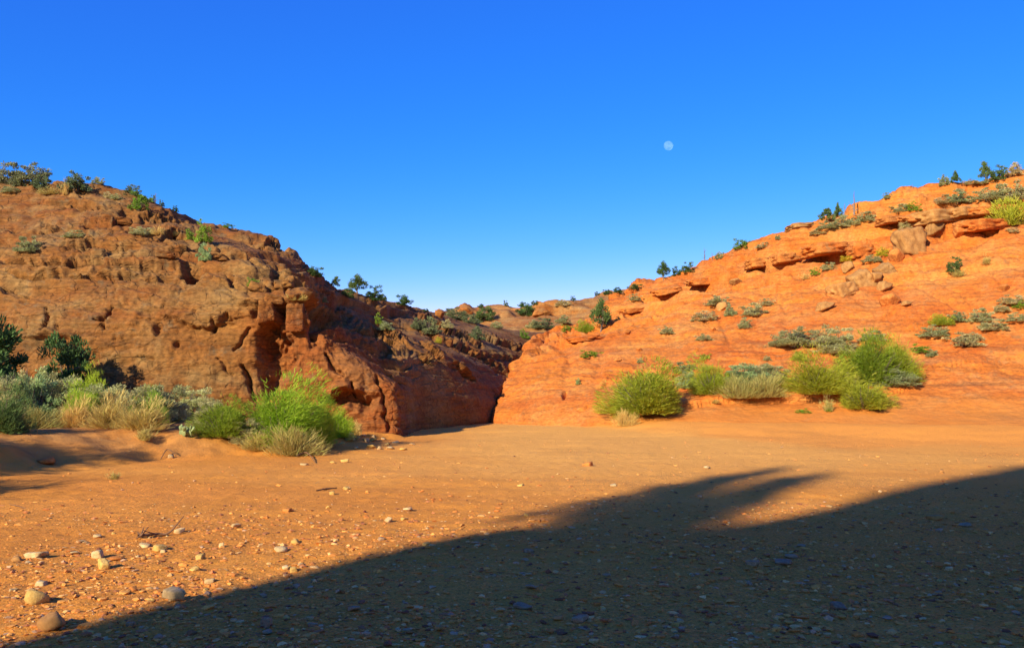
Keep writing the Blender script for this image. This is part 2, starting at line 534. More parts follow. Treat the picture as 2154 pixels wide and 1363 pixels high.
def left_mass():
    cols = []
    spec = [
        ((-900, (890,27),(720,27.8),(650,28.5),(560,30),(480,32),(400,36),(340,41)), 0, 14, -.2, 0, 70, -2),
        ((-350, (880,25.8),(710,26.6),(645,27.3),(560,28.8),(490,31),(420,34.5),(365,39)), 0, 14, -.2, 0, 70, -2),
        ((0,   (880,25),(705,25.8),(640,26.5),(560,28),(500,30),(440,33),(388,37)), 0, 14, -.2, 0, 70, -2),
        ((200, (880,25),(705,25.6),(640,26.2),(563,27.8),(500,29.8),(440,32.5),(390,36.5)), 0, 13, -.3, 0, 70, -2),
        ((310, (880,25),(700,25.6),(640,26.1),(575,27.5),(515,29.5),(460,32.3),(418,36)), 0, 13, -.3, -2, 70, -2),
        ((420, (880,25.1),(710,25.6),(640,26.0),(585,27.2),(535,29.2),(495,32),(468,36)), -1, 12, -.4, -8, 70, -2),
        ((530, (885,25.3),(720,25.7),(637,26.0),(595,27.2),(550,29),(520,32),(500,35.5)), -2, 11, -.5, -14, 60, -2),
        ((600, (895,25.5),(735,25.7),(634,25.95),(603,27.2),(570,29.3),(548,31.8),(532,34.8)), -3, 10, -.6, -18, 55, -2),
        ((645, (905,25.6),(760,25.7),(634,26.05),(614,27.8),(592,30.2),(576,32.4),(563,35)), -3, 9, -.6, -20, 50, -2),
        ((690, (908,25.65),(790,25.75),(712,26.2),(672,28.4),(642,31),(620,33.4),(595,37)), -3, 9, -.6, -20, 50, -2),
        ((735, (910,25.7),(805,25.75),(742,26.3),(708,29.0),(670,32.0),(645,35),(614,40)), -4, 8, -.6, -20, 50, -2),
        ((790, (914,25.75),(825,25.85),(772,26.5),(738,29.8),(700,33),(668,36.5),(628,42.5)), -4, 8, -.6, -20, 50, -2),
        ((836, (916,25.85),(850,26.0),(802,26.5),(772,28.6),(734,31.0),(692,36.5),(643,44)), -4, 8, -.5, -20, 50, -2),
        ((852, (914,26.9),(862,27.0),(818,27.4),(778,28.8),(738,31.0),(697,36.4),(647,45)), -4, 8, -.5, -20, 50, -2),
        ((885, (906,29.4),(860,29.5),(815,29.9),(774,30.7),(738,32.2),(700,37.5),(652,48)), -4, 8, -.5, -20, 50, -2),
        ((955, (899,31.8),(852,31.9),(812,32.3),(778,33.0),(748,34.3),(716,40),(670,51)), -4, 8, -.4, -20, 50, -2),
        ((1015,(893,33.8),(862,33.9),(834,34.3),(810,35.0),(790,36.0),(728,42.5),(684,53)), -4, 8, -.3, -20, 50, -2),
        ((1062,(889,36.2),(870,36.3),(851,36.7),(833,37.4),(812,38.6),(734,45.5),(692,54)), -3, 9, .2, -10, 50, 0),
        ((1110,(886,39),(869,39.3),(851,39.9),(832,40.8),(806,42.0),(738,48.5),(698,56)), -2, 10, .2, -6, 50, 0),
        ((1175,(882,42),(865,42.5),(848,43.3),(828,44.6),(800,46.5),(740,52.5),(704,59)), 0, 10, .2, 0, 50, 0),
    ]
    for s in spec:
        px = s[0][0]
        cols.append(under(behind(row_px(*[(px, a, b) for a, b in s[0][1:]]), *s[1:])))
    wc = [14, 36, 60, 40, 42, 44, 34, 28, 28, 26, 30, 26, 16, 16, 24, 22, 18, 16, 14]
    wr = [8, 76, 56, 70, 66, 56, 46, 16, 8]
    G = loft(cols, wc, wr)
    m, n, _ = G.shape
    N = normals(G)
    P = G.reshape(-1, 3)
    px, py = to_px(P)
    px = px.reshape(m, n); py = py.reshape(m, n)
    x, y, z = P[:, 0], P[:, 1], P[:, 2]
    tr = np.tile(spread(wr), (m, 1)).ravel()             # row parameter
    # bedding: layers of uneven thickness, each set in or out by its own amount
    warp = 0.55 * fbm(P * [0.13, 0.13, 0.05] + 2, 3) + 0.10 * fbm(P * 0.9, 3)
    h = z + warp + 0.035 * x
    upper = sstep(2.6, 3.6, tr) * sstep(8.2, 7.3, tr)
    lower = sstep(0.6, 1.2, tr) * (1 - sstep(2.6, 3.6, tr))

    def layers(hh, th, seed, sx):
        q = hh / th + 0.35 * np.sin(hh / th * 1.7)
        i = np.floor(q); f = q - i
        v = perlin(np.stack([i * 7.31 + seed, x * sx, y * sx], -1))
        v1 = perlin(np.stack([(i + 1) * 7.31 + seed, x * sx, y * sx], -1))
        s = sstep(0.86, 1.0, f)
        return v * (1 - s) + v1 * s - 0.22 * np.abs(2 * f - 1) ** 6

    D = upper * (0.30 * layers(h, 0.62, 1, 0.12) + 0.12 * layers(h + 0.2 * fbm(P * 0.5, 2), 0.22, 5, 0.4))
    D += lower * (0.20 * layers(h, 1.25, 9, 0.15) + 0.06 * layers(h, 0.4, 3, 0.3))
    # blocky breakage
    uvc = np.stack([x * 0.75 + y * 0.55, h * 1.15], -1) + 0.25 * np.stack([fbm(P * 0.8 + 31, 2), fbm(P * 0.8 + 57, 2)], -1)
    f1, f2, cv, fc = cells(uvc)
    br = sstep(-0.15, 0.35, fbm(P * 0.28 + 40, 3))
    D += (0.05 * cv + 0.07 * fc - 0.05 * np.exp(-((f2 - f1) / 0.06) ** 2)) * br * (0.3 + 0.7 * upper) * sstep(0.7, 1.2, tr)
    f1, f2, cv, fc = cells(uvc * [2.3, 3.4] + 0.2, 5)
    D += (0.025 * cv + 0.05 * fc - 0.02 * np.exp(-((f2 - f1) / 0.06) ** 2)) * sstep(-0.2, 0.3, fbm(P * 0.4 + 80, 2)) * sstep(0.7, 1.2, tr)
    D += 0.15 * fbm(P * 0.45 + 13, 2) + 0.06 * fbm(P * [1.5, 1.5, 2.6], 4, 0.55) * (0.5 + 0.8 * br) + 0.022 * fbm(P * [5, 5, 8], 3)
    # weathered pitting and runnels on the lower wall
    D += lower * (0.035 * fbm(P * [2.6, 2.6, 0.9] + 71, 3, ridge=True) - 0.03)
    shade_side = sstep(845, 880, px.ravel()) * sstep(8.2, 7.3, tr)
    D += shade_side * 0.10 * fbm(P * [1.2, 1.2, 3.0] + 5, 4)
    D *= 1 - shade_side * 0.75
    s1, c1 = terraced(h, 0.55, 1.0, P)
    s2, c2 = terraced(h + 0.1 * fbm(P * 0.6 + 4, 2), 0.21, 4.0, P)
    SH = (upper * (1 - 0.8 * shade_side) * (0.85 * s1 + 0.7 * s2)).reshape(m, n)
    D -= (1 - 0.7 * shade_side) * (upper * (0.13 * c1 + 0.06 * c2) + lower * 0.03 * c2)
    D = D.reshape(m, n)
    hid = (sstep(7.6, 8.4, tr)).reshape(m, n)

    wx = (0.55 * fbm(P * 2.2 + 3, 3)).reshape(m, n); wy = (0.55 * fbm(P * 2.2 + 60, 3)).reshape(m, n)

    def pit(a, b, rx, ry, dep):
        nonlocal D
        D = D - dep * np.exp(-((((px - a + wx * rx) / rx) ** 2 + ((py - b + wy * ry) / ry) ** 2)) ** 1.4) * (1 - hid)

    pxw = px + 16 * wx; pyw = py + 12 * wy

    def crack(line, w, dep):
        nonlocal D
        d, s, p = seg_dist(pxw, pyw, line)
        wv = w * (0.35 + 0.65 * np.sin(np.pi * np.clip(p, 0.02, 0.98)))
        D = D - dep * np.exp(-(d / wv) ** 2) * (1 - hid)

    def ledge(line, hgt, out, dep):
        nonlocal D
        d, s, p = seg_dist(pxw, pyw, line)
        e = np.sin(np.pi * np.clip(p, 0.0, 1.0)) ** 0.5
        up = np.where(s > 0, np.clip(1 - d / hgt, 0, 1) * sstep(0, 2.5, d), 0)
        dn = np.where(s < 0, np.exp(-(d / (hgt * 0.55)) ** 2) * sstep(0, 1.5, d), 0)
        D = D + e * (out * up - dep * dn) * (1 - hid)

    # holes and cracks of the lower wall
    pit(333, 690, 8, 15, 0.3); pit(450, 686, 4, 13, 0.2); pit(375, 728, 7, 7, 0.22)
    crack([(100, 652), (98, 680), (95, 702)], 4, 0.28); crack([(238, 645), (222, 665), (196, 672)], 5, 0.35)
    crack([(218, 672), (217, 695)], 3, 0.22); crack([(124, 685), (122, 702)], 3, 0.15); crack([(292, 752), (330, 757)], 3, 0.2)
    ledge([(340, 668), (420, 690), (500, 676)], 26, 0.22, 0.12)
    ledge([(20, 712), (110, 706), (190, 720)], 16, 0.12, 0.15)
    crack([(455, 750), (475, 775), (490, 790)], 3.5, 0.16); crack([(512, 770), (525, 810), (530, 840)], 6, 0.35)
    crack([(530, 690), (505, 720), (490, 735)], 4, 0.18); crack([(480, 660), (475, 672), (490, 668)], 6, 0.25)
    # the dark recess between the wall and the squared block
    pit(575, 770, 26, 58, 0.75); pit(560, 720, 22, 26, 0.55); pit(597, 660, 13, 26, 0.75); pit(605, 740, 20, 25, 0.5)
    pit(590, 690, 26, 7, 0.6); pit(545, 655, 12, 16, 0.35); pit(668, 668, 16, 42, 1.0); pit(700, 665, 26, 18, 0.8)
    ledge([(500, 640), (570, 640), (610, 636), (650, 640), (720, 652)], 20, 0.25, 0.25)
    pit(720, 840, 55, 16, 0.55); ledge([(660, 838), (715, 818), (765, 822)], 22, 0.3, 0.3); crack([(745, 800), (742, 830)], 5, 0.3)
    pit(768, 850, 12, 30, 0.3); crack([(800, 790), (812, 850), (815, 905)], 6, 0.25); crack([(690, 745), (700, 770), (720, 790)], 6, 0.25)
    # ledge lines of the upper slope
    ledge([(0, 545), (90, 550), (200, 545), (300, 560), (388, 566)], 14, 0.35, 0.35)
    ledge([(0, 565), (120, 575), (240, 582), (390, 585)], 14, 0.22, 0.3); pit(402, 572, 16, 14, 0.8)
    ledge([(60, 425), (150, 430), (240, 440)], 10, 0.2, 0.25); ledge([(170, 462), (220, 470), (280, 478)], 12, 0.4, 0.6)
    pit(265, 462, 14, 18, 0.7); pit(183, 470, 6, 10, 0.4); ledge([(255, 428), (330, 440), (400, 458)], 8, 0.2, 0.3)
    ledge([(280, 450), (360, 455), (410, 462)], 8, 0.2, 0.35); ledge([(350, 540), (390, 535), (430, 520), (470, 545)], 10, 0.25, 0.4)
    ledge([(440, 545), (500, 548), (540, 546)], 10, 0.25, 0.35); ledge([(540, 515), (560, 508), (610, 528)], 8, 0.2, 0.35)
    crack([(475, 570), (490, 600), (515, 612)], 5, 0.3); pit(583, 582, 10, 13, 0.5); pit(540, 580, 8, 6, 0.3); pit(485, 585, 8, 5, 0.35)
    ledge([(555, 602), (620, 600), (650, 607)], 10, 0.3, 0.4); ledge([(330, 505), (370, 500), (400, 510)], 10, 0.3, 0.4)
    ledge([(0, 475), (60, 490), (130, 480), (200, 500)], 10, 0.15, 0.2); ledge([(120, 520), (210, 515), (300, 530)], 12, 0.25, 0.3)
    # shadowed side: overhanging lips
    ledge([(690, 672), (740, 690), (800, 715), (835, 725)], 12, 0.35, 0.7); ledge([(776, 690), (820, 706), (858, 727)], 10, 0.3, 0.7)
    ledge([(885, 720), (910, 738), (935, 757)], 8, 0.25, 0.5); ledge([(950, 760), (975, 775), (1000, 800)], 8, 0.25, 0.45)
    ledge([(886, 745), (905, 755), (915, 770)], 6, 0.2, 0.4); ledge([(870, 655), (950, 700), (1020, 730)], 10, 0.3, 0.4)
    ledge([(880, 690), (960, 725), (1030, 755), (1075, 790)], 10, 0.3, 0.5); ledge([(1000, 700), (1060, 725), (1110, 735)], 8, 0.3, 0.5)
    ledge([(1010, 745), (1060, 752), (1100, 757)], 8, 0.3, 0.5)
    edge = sstep(0.0, 0.9, tr).reshape(m, n)
    G = G + N * (D * edge)[..., None]
    G[..., 2] += SH
    me = mesh_np("cliff", G.reshape(-1, 3), grid_quads(m, n))
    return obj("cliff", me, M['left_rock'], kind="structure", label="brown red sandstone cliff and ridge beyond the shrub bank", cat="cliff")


def right_mass():
    cols = []
    spec = [
        [(1215,878,50),(1195,850,50.5),(1175,825,51),(1165,800,51.5),(1160,775,52),(1165,750,53),(1180,725,54)],
        [(1075,884,41),(1072,855,41.2),(1072,830,41.6),(1078,810,42.4),(1095,785,44),(1118,755,46.5),(1145,722,50)],
        [(1031,894,34.6),(1036,862,35.2),(1044,832,36.2),(1056,806,37.8),(1078,783,40.5),(1108,752,44.5),(1138,718,49)],
        [(1085,893,33.2),(1086,856,34.0),(1090,822,35.4),(1102,788,38),(1125,756,41.5),(1150,730,45.5),(1172,706,50)],
        [(1180,897,31.8),(1180,848,33.2),(1182,800,35.6),(1190,757,39),(1205,720,43),(1222,696,47),(1245,672,53)],
        [(1300,901,30.4),(1298,852,32.0),(1296,802,34.6),(1298,750,38.4),(1302,698,43.4),(1310,655,48.8),(1330,606,56)],
        [(1400,906,29.2),(1400,862,31.0),(1400,806,33.8),(1400,745,38.0),(1400,682,43.4),(1400,625,49),(1400,580,55)],
        [(1550,910,28.0),(1550,862,30.2),(1550,800,33.0),(1550,722,37.4),(1550,642,43),(1550,570,48.6),(1550,521,53)],
        [(1720,912,27.2),(1720,860,29.6),(1720,795,32.6),(1720,702,37),(1720,602,42.4),(1720,520,47.4),(1720,468,51)],
        [(1815,912,26.8),(1815,858,29.5),(1815,792,32.5),(1815,696,36.8),(1815,588,42),(1815,495,46.8),(1815,428,50.5)],
        [(1905,914,26.2),(1905,860,29.2),(1905,788,32.4),(1905,690,36.5),(1905,572,41.6),(1905,470,46.2),(1905,397,50)],
        [(2030,918,25.6),(2030,862,28.8),(2030,784,32),(2030,680,36),(2030,556,41),(2030,455,45.6),(2030,384,49.5)],
        [(2154,922,25.0),(2154,864,28.3),(2154,782,31.5),(2154,668,35.5),(2154,540,40),(2154,430,45),(2154,352,49)],
        [(2500,936,23),(2500,866,27),(2500,770,30.4),(2500,650,34.2),(2500,515,38.6),(2500,395,43),(2500,310,47)],
        [(3100,960,19),(3100,870,24),(3100,770,27.4),(3100,640,31),(3100,500,35),(3100,370,39),(3100,270,43)],
        [(4200,1000,14),(4200,870,18),(4200,760,22),(4200,620,26),(4200,470,30),(4200,330,34),(4200,220,38)],
    ]
    bh = [(4, 6, -1.5, 12, 30, -2), (4, 6, -.6, 14, 40, -2), (4, 5, -.3, 16, 46, -2), (4, 5, -.2, 16, 46, -2)]
    for i, s in enumerate(spec):
        b = bh[i] if i < len(bh) else (3, 9, -.3, 14, 60, -2)
        cols.append(under(behind(row_px(*s), *b), 0.8, -0.6 if i > 3 else 0.3))
    wc = [8, 12, 22, 34, 44, 44, 66, 76, 46, 44, 58, 58, 30, 14, 8]
    wr = [6, 46, 50, 60, 66, 72, 64, 14, 8]
    G = loft(cols, wc, wr)
    m, n, _ = G.shape
    N = normals(G)
    P = G.reshape(-1, 3)
    px, py = to_px(P)
    px = px.reshape(m, n); py = py.reshape(m, n)
    x, y, z = P[:, 0], P[:, 1], P[:, 2]
    tr = np.tile(spread(wr), (m, 1)).ravel()
    q0 = tr + 0.22 * fbm(P * 0.16 + 8, 3) + 0.02 * fbm(P * 1.4, 2)
    up = sstep(4.6, 5.6, tr) * sstep(8.3, 7.4, tr)
    mid = sstep(2.0, 3.2, tr) * sstep(8.3, 7.4, tr)

    def layers(th, seed, sx):
        q = q0 / th + 0.3 * np.sin(q0 / th * 1.9)
        i = np.floor(q); f = q - i
        v = perlin(np.stack([i * 5.7 + seed, x * sx, y * sx], -1))
        v1 = perlin(np.stack([(i + 1) * 5.7 + seed, x * sx, y * sx], -1))
        s = sstep(0.84, 1.0, f)
        return v * (1 - s) + v1 * s - 0.2 * np.abs(2 * f - 1) ** 6

    D = (0.34 * up + 0.10 * mid) * layers(0.42, 2, 0.14) + (0.16 * up + 0.10 * mid) * layers(0.15, 6, 0.3)
    uvc = np.stack([x * 0.5 + y * 0.15, q0 * 3.2], -1) + 0.2 * np.stack([fbm(P * 0.8 + 31, 2), fbm(P * 0.8 + 57, 2)], -1)
    f1, f2, cv, fc = cells(uvc, 9)
    br = sstep(0.0, 0.45, fbm(P * 0.2 + 44, 3) + 0.25 * up)
    D += (0.12 * cv + 0.12 * fc - 0.16 * np.exp(-((f2 - f1) / 0.05) ** 2)) * br * (0.2 * mid + 0.8 * up)
    f1, f2, cv, fc = cells(uvc * [2.6, 2.8] + 0.2, 3)
    D += (0.03 * cv + 0.05 * fc - 0.03 * np.exp(-((f2 - f1) / 0.06) ** 2)) * sstep(-0.1, 0.3, fbm(P * 0.3 + 80, 2)) * (0.5 * mid + 0.5 * up)
    apron = 0.18 + 0.82 * sstep(1.5, 3.0, tr)
    D += (0.22 * fbm(P * 0.22 + 13, 2) + 0.045 * fbm(P * 1.6, 4, 0.55)) * apron + 0.022 * fbm(P * 5, 3) * (0.35 + 0.65 * mid)
    hz = z + 0.5 * fbm(P * 0.12 + 3, 3) - 0.10 * x
    s1, c1 = terraced(hz, 0.7, 2.0, P)
    s2, c2 = terraced(hz + 0.1 * fbm(P * 0.6 + 4, 2), 0.26, 5.0, P)
    SH = ((0.8 * up + 0.25 * mid) * s1 + (0.5 * up + 0.3 * mid) * s2).reshape(m, n)
    D -= (0.22 * up + 0.04 * mid) * c1 + (0.10 * up + 0.06 * mid) * c2
    # gullies down the slope
    D += -0.08 * mid * sstep(0.55, 0.95, 1 - np.abs(fbm(P * [0.45, 0.1, 0.1] + 90, 2)) * 2.2)
    D = D.reshape(m, n)
    hid = sstep(7.6, 8.4, tr).reshape(m, n)

    def ledge(line, hgt, out, dep):
        nonlocal D
        d, s, p = seg_dist(px, py, line)
        e = np.sin(np.pi * np.clip(p, 0.0, 1.0)) ** 0.5
        upm = np.where(s > 0, np.clip(1 - d / hgt, 0, 1) * sstep(0, 2.2, d), 0)
        dn = np.where(s < 0, np.exp(-(d / (hgt * 0.5)) ** 2) * sstep(0, 1.2, d), 0)
        D = D + e * (out * upm - dep * dn) * (1 - hid)

    def crack(line, w, dep):
        nonlocal D
        d, s, p = seg_dist(px, py, line)
        D = D - dep * np.exp(-(d / (w * (0.35 + 0.65 * np.sin(np.pi * np.clip(p, .02, .98))))) ** 2) * (1 - hid)

    L = ledge
    L([(1150, 716), (1200, 714), (1270, 704)], 9, 0.45, 0.7); L([(1160, 727), (1200, 722), (1240, 720)], 7, 0.25, 0.4)
    L([(1310, 657), (1335, 650), (1360, 646)], 9, 0.5, 0.8); L([(1285, 668), (1330, 660), (1380, 640)], 8, 0.3, 0.35)
    L([(1355, 630), (1385, 618), (1430, 600)], 9, 0.45, 0.6); L([(1430, 602), (1480, 598), (1530, 590), (1565, 575)], 12, 0.5, 0.6)
    L([(1575, 556), (1620, 560), (1650, 548), (1680, 540)], 13, 0.5, 0.7); L([(1550, 540), (1600, 535), (1640, 525)], 8, 0.3, 0.5)
    L([(1705, 532), (1740, 532), (1792, 520)], 15, 0.55, 1.0); L([(1795, 535), (1812, 536), (1842, 522)], 12, 0.45, 0.7)
    L([(1850, 468), (1890, 468), (1925, 462), (1990, 462)], 12, 0.45, 0.7); L([(1990, 462), (2040, 455), (2100, 448)], 12, 0.4, 0.6)
    L([(2040, 480), (2075, 482), (2100, 475)], 12, 0.45, 0.8); L([(1870, 528), (1885, 525), (1895, 520)], 8, 0.3, 0.4)
    L([(1700, 600), (1750, 598), (1800, 590), (1860, 585), (1930, 568)], 9, 0.35, 0.5); L([(1640, 480), (1690, 482), (1730, 470)], 7, 0.25, 0.35)
    L([(1670, 500), (1720, 497), (1760, 490)], 7, 0.25, 0.4); L([(2000, 500), (2060, 495), (2154, 490)], 10, 0.25, 0.15)
    L([(2030, 560), (2090, 552), (2154, 545)], 7, 0.2, 0.25); L([(1960, 780), (2000, 775), (2050, 765)], 6, 0.2, 0.35)
    L([(1850, 672), (1865, 665), (1885, 655)], 6, 0.25, 0.35); L([(1900, 700), (1940, 690), (1990, 672)], 7, 0.2, 0.2)
    L([(1255, 810), (1265, 805), (1280, 798)], 5, 0.15, 0.25); crack([(1185, 838), (1187, 826), (1192, 820)], 3.5, 0.3)
    L([(1130, 860), (1150, 858), (1165, 853)], 5, 0.15, 0.2); L([(1215, 862), (1228, 860), (1240, 852)], 5, 0.15, 0.2)
    L([(1300, 690), (1350, 680), (1400, 660), (1450, 652)], 7, 0.15, 0.2); L([(1100, 765), (1140, 757), (1190, 738)], 7, 0.25, 0.3)
    L([(1640, 640), (1700, 632), (1760, 615)], 6, 0.15, 0.2); L([(1380, 720), (1430, 712), (1500, 690)], 6, 0.12, 0.16)
    # bank cut under the shrubs: a small step
    d, s, p = seg_dist(px, py, [(1290, 880), (1400, 862), (1540, 842), (1650, 836), (1760, 838), (1870, 830), (1925, 818)])
    e = np.sin(np.pi * np.clip(p, 0, 1)) ** 0.4
    rag = 1 + 0.5 * fbm(P * 1.5 + 77, 2).reshape(m, n)
    D = D + e * rag * np.where(s > 0, 0.20 * np.clip(1 - d / 40, 0, 1), -0.10 * np.exp(-(d / 14) ** 2))
    edge = sstep(0.0, 0.7, tr).reshape(m, n)
    G = G + N * (D * edge)[..., None]
    G[..., 2] += SH
    me = mesh_np("hill", G.reshape(-1, 3), grid_quads(m, n))
    return obj("hill", me, M['right_rock'], kind="structure", label="bright orange sandstone hillside sloping down to the wash", cat="hill")


def back_mass():
    cols = []
    crest = [(500,640),(700,645),(800,650),(875,656),(925,657),(980,648),(1040,648),(1090,642),(1150,637),(1200,629),(1260,621),(1330,607),(1420,590),(1600,560),(1900,530)]
    for k, (px, py) in enumerate(crest):
        Yc = 86 + 4 * math.sin(k * 1.3)
        rows = [(px, 800, 52), (px, 775, 56), (px, 745, 61), (px, 715, 67), (px, 690, 73.5), (px, (690 + py) / 2 - 2, 80), (px, py, Yc)]
        cols.append(behind(row_px(*rows), 0, 10, -.3, 0, 80, -2))
    wc = [4, 6, 16, 22, 24, 26, 24, 26, 22, 24, 24, 18, 6, 4]
    wr = [8, 24, 26, 26, 26, 26, 8, 6]
    G = loft(cols, wc, wr)
    m, n, _ = G.shape
    N = normals(G)
    P = G.reshape(-1, 3)
    x, y, z = P[:, 0], P[:, 1], P[:, 2]
    tr = np.tile(spread(wr), (m, 1)).ravel()
    h = z + 0.7 * fbm(P * 0.07, 3) + 0.03 * x
    q = h / 0.7 + 0.3 * np.sin(h * 2.4); i = np.floor(q); f = q - i
    v = perlin(np.stack([i * 7.31, x * 0.12, y * 0.12], -1)); v1 = perlin(np.stack([(i+1) * 7.31, x * 0.12, y * 0.12], -1))
    s = sstep(0.8, 1, f)
    D = 0.55 * (v * (1-s) + v1 * s - 0.25 * np.abs(2*f-1)**6) + 0.6 * fbm(P * 0.12 + 3, 3) + 0.14 * fbm(P * 0.9, 4)
    D *= sstep(7.0, 5.9, tr) * 0.85 + 0.15
    px, py = to_px(P)
    for (a, b, rx, ry, dep) in [(925, 662, 9, 7, 0.45), (978, 656, 20, 9, 0.6), (1135, 655, 20, 9, 0.9), (1065, 668, 16, 6, 0.6)]:
        D += dep * np.exp(-(((px-a)/rx)**2 + ((py-b)/ry)**2)**1.4)
    G = G + N * (D.reshape(m, n))[..., None]
    me = mesh_np("far_hill", G.reshape(-1, 3), grid_quads(m, n))
    return obj("far_hill", me, M['back_rock'], kind="structure", label="distant brushy red slope closing the gorge below the sky", cat="hill")


# the bluff behind the viewer, whose shadow covers the near wash
V0 = -9.0
UH = np.array([LH[1], -LH[0]])


def uv_pt(u, v, z):
    p = UH * u + LH * v
    return (p[0], p[1], z)


def ground_uv(px, py):
    d = CAMZ * F / (py - HOR)
    g = np.array([(px - CX) / F * d, d])
    return float(g @ UH), float(g @ LH)


def bluff():
    tn = math.tan(SUN_EL)
    prof = []
    for p in [(1385, 1112), (1500, 1106), (1700, 1072), (1900, 1022), (2154, 978)]:
        u, v = ground_uv(*p)
        prof.append((u, (v - V0) * tn))
    e0 = np.mean([ground_uv(*p)[0] for p in [(0, 1342), (500, 1243), (1000, 1140)]]) - 0.2
    uN, hN = prof[0]
    pr = [(e0 - 0.25, 3.4), (e0 - 0.03, 5.2), (e0 + 0.12, hN - 0.45), (max(uN, e0 + 0.3), hN - 0.1)]
    for u, hh in prof[1:]:
        pr.append((max(u, pr[-1][0] + 0.25), hh))
    pr += [(pr[-1][0] + 1.0, pr[-1][1] + 0.5), (pr[-1][0] + 2.6, pr[-1][1] - 0.6), (pr[-1][0] + 3.6, 4.0), (pr[-1][0] + 5.0, 1.2), (pr[-1][0] + 9, 0.3), (pr[-1][0] + 16, -0.4)]
    cols = []
    # left end wall, stepping round the corner
    u0 = e0
    cols.append([uv_pt(u0 + 0.6, V0 - 9, -0.6), uv_pt(u0 + 0.65, V0 - 9, 0.0), uv_pt(u0 + 0.8, V0 - 9, 0.3), uv_pt(u0 + 1.0, V0 - 9.1, 0.4), uv_pt(u0 + 1.4, V0 - 9.4, 0.3)])
    cols.append([uv_pt(u0 + 0.05, V0 - 3, -0.6), uv_pt(u0 + 0.1, V0 - 3, 1.6), uv_pt(u0 + 0.15, V0 - 3, 3.2), uv_pt(u0 + 0.5, V0 - 4, 3.4), uv_pt(u0 + 1.0, V0 - 9, 0.8)])
    for (u, hh) in pr:
        cols.append([uv_pt(u - 0.05, V0 + 1.6, -0.6), uv_pt(u, V0 + 0.7, hh * 0.55), uv_pt(u, V0, hh), uv_pt(u + 0.4, V0 - 3, hh * 0.93), uv_pt(u + 1.0, V0 - 9, hh * 0.4 - 0.6)])
    wc = [10, 14] + [12] * (len(cols) - 3)
    G = loft(cols, wc, [18, 18, 14, 8])
    m, n, _ = G.shape
    N = normals(G); P = G.reshape(-1, 3)
    D = 0.10 * fbm(P * 0.8 + 6, 4) + 0.07 * layersim(P)
    G = G - N * D.reshape(m, n)[..., None]
    me = mesh_np("bluff", G.reshape(-1, 3), grid_quads(m, n))
    return obj("bluff", me, M['right_rock'], kind="structure", label="rock bluff behind the viewer that shades the near wash", cat="cliff"), e0, hN


def layersim(P):
    q = P[:, 2] / 0.5
    i = np.floor(q)
    return perlin(np.stack([i * 7.3, P[:, 0] * 0.2, P[:, 1] * 0.2], -1))


cliff = left_mass()
hill = right_mass()
far_hill = back_mass()
bluff_obj, BLUFF_U, BLUFF_H = bluff()

# ------------------------------------------------------------------ looking up where things stand
bpy.context.view_layer.update()
_dg = bpy.context.evaluated_depsgraph_get()
_trees = [BVHTree.FromObject(o, _dg) for o in (ground, cliff, hill, far_hill)]
CAM = Vector((0, 0, CAMZ))


def hit(px, py, maxdrop=60):
    """first rock or sand surface seen at a photo pixel; slides down the picture until it meets one"""
    for dy in range(0, maxdrop, 2):
        d = ray(px, py + dy)
        best = None
        for t in _trees:
            loc, nrm, i, dist = t.ray_cast(CAM, d)
            if loc is not None and (best is None or dist < best[2]):
                best = (loc, nrm, dist)
        if best:
            return best
    return (Vector(at(px, py, 30)), Vector((0, 0, 1)), 30.0)


def drop(x, y, z0=60):
    best = None
    for t in _trees:
        loc, nrm, i, dist = t.ray_cast(Vector((x, y, z0)), Vector((0, 0, -1)))
        if loc is not None and (best is None or loc.z > best.z):
            best = loc
    return best if best is not None else Vector((x, y, 0))


# ------------------------------------------------------------------ plant materials
def leaf_material(name, c_lo, c_hi, trans=0.25, tip=None):
    k = NT(name)
    a = k.attr("Col")
    sep = k.n("ShaderNodeSeparateColor"); k.l(a, sep.inputs[0])
    c = k.mix(sep.outputs[0], c_lo, c_hi)
    if tip: c = k.mix(sep.outputs[2], c, tip)
    oi = k.n("ShaderNodeObjectInfo")
    var = k.ramp(oi.outputs["Random"], [(0.0, (0.72, 0.84, 0.8)), (0.5, (1.0, 1.0, 0.95)), (1.0, (1.25, 1.08, 1.1))])
    c = k.mix(1.0, c, var, 'MULTIPLY')
    k.color(c)
    k.b.inputs["Roughness"].default_value = 0.7
    tr = k.n("ShaderNodeBsdfTranslucent")
    k.l(c, tr.inputs["Color"])
    ms = k.n("ShaderNodeMixShader")
    ms.inputs[0].default_value = trans
    k.l(k.b.outputs[0], ms.inputs[1]); k.l(tr.outputs[0], ms.inputs[2])
    k.l(ms.outputs[0], k.t.nodes["Material Output"].inputs["Surface"])
    return k.m


def plain_material(name, lo, hi, scale=8, bump=0.4, bd=0.02, stretch=None):
    k = NT(name)
    c = k.ramp(k.noise(scale, 6, 0.7, stretch=stretch), [(0.3, lo), (0.7, hi)])
    k.color(c)
    k.normal(k.bump(k.noise(scale * 2.5, 6, 0.7, stretch=stretch), bump, bd))
    return k.m


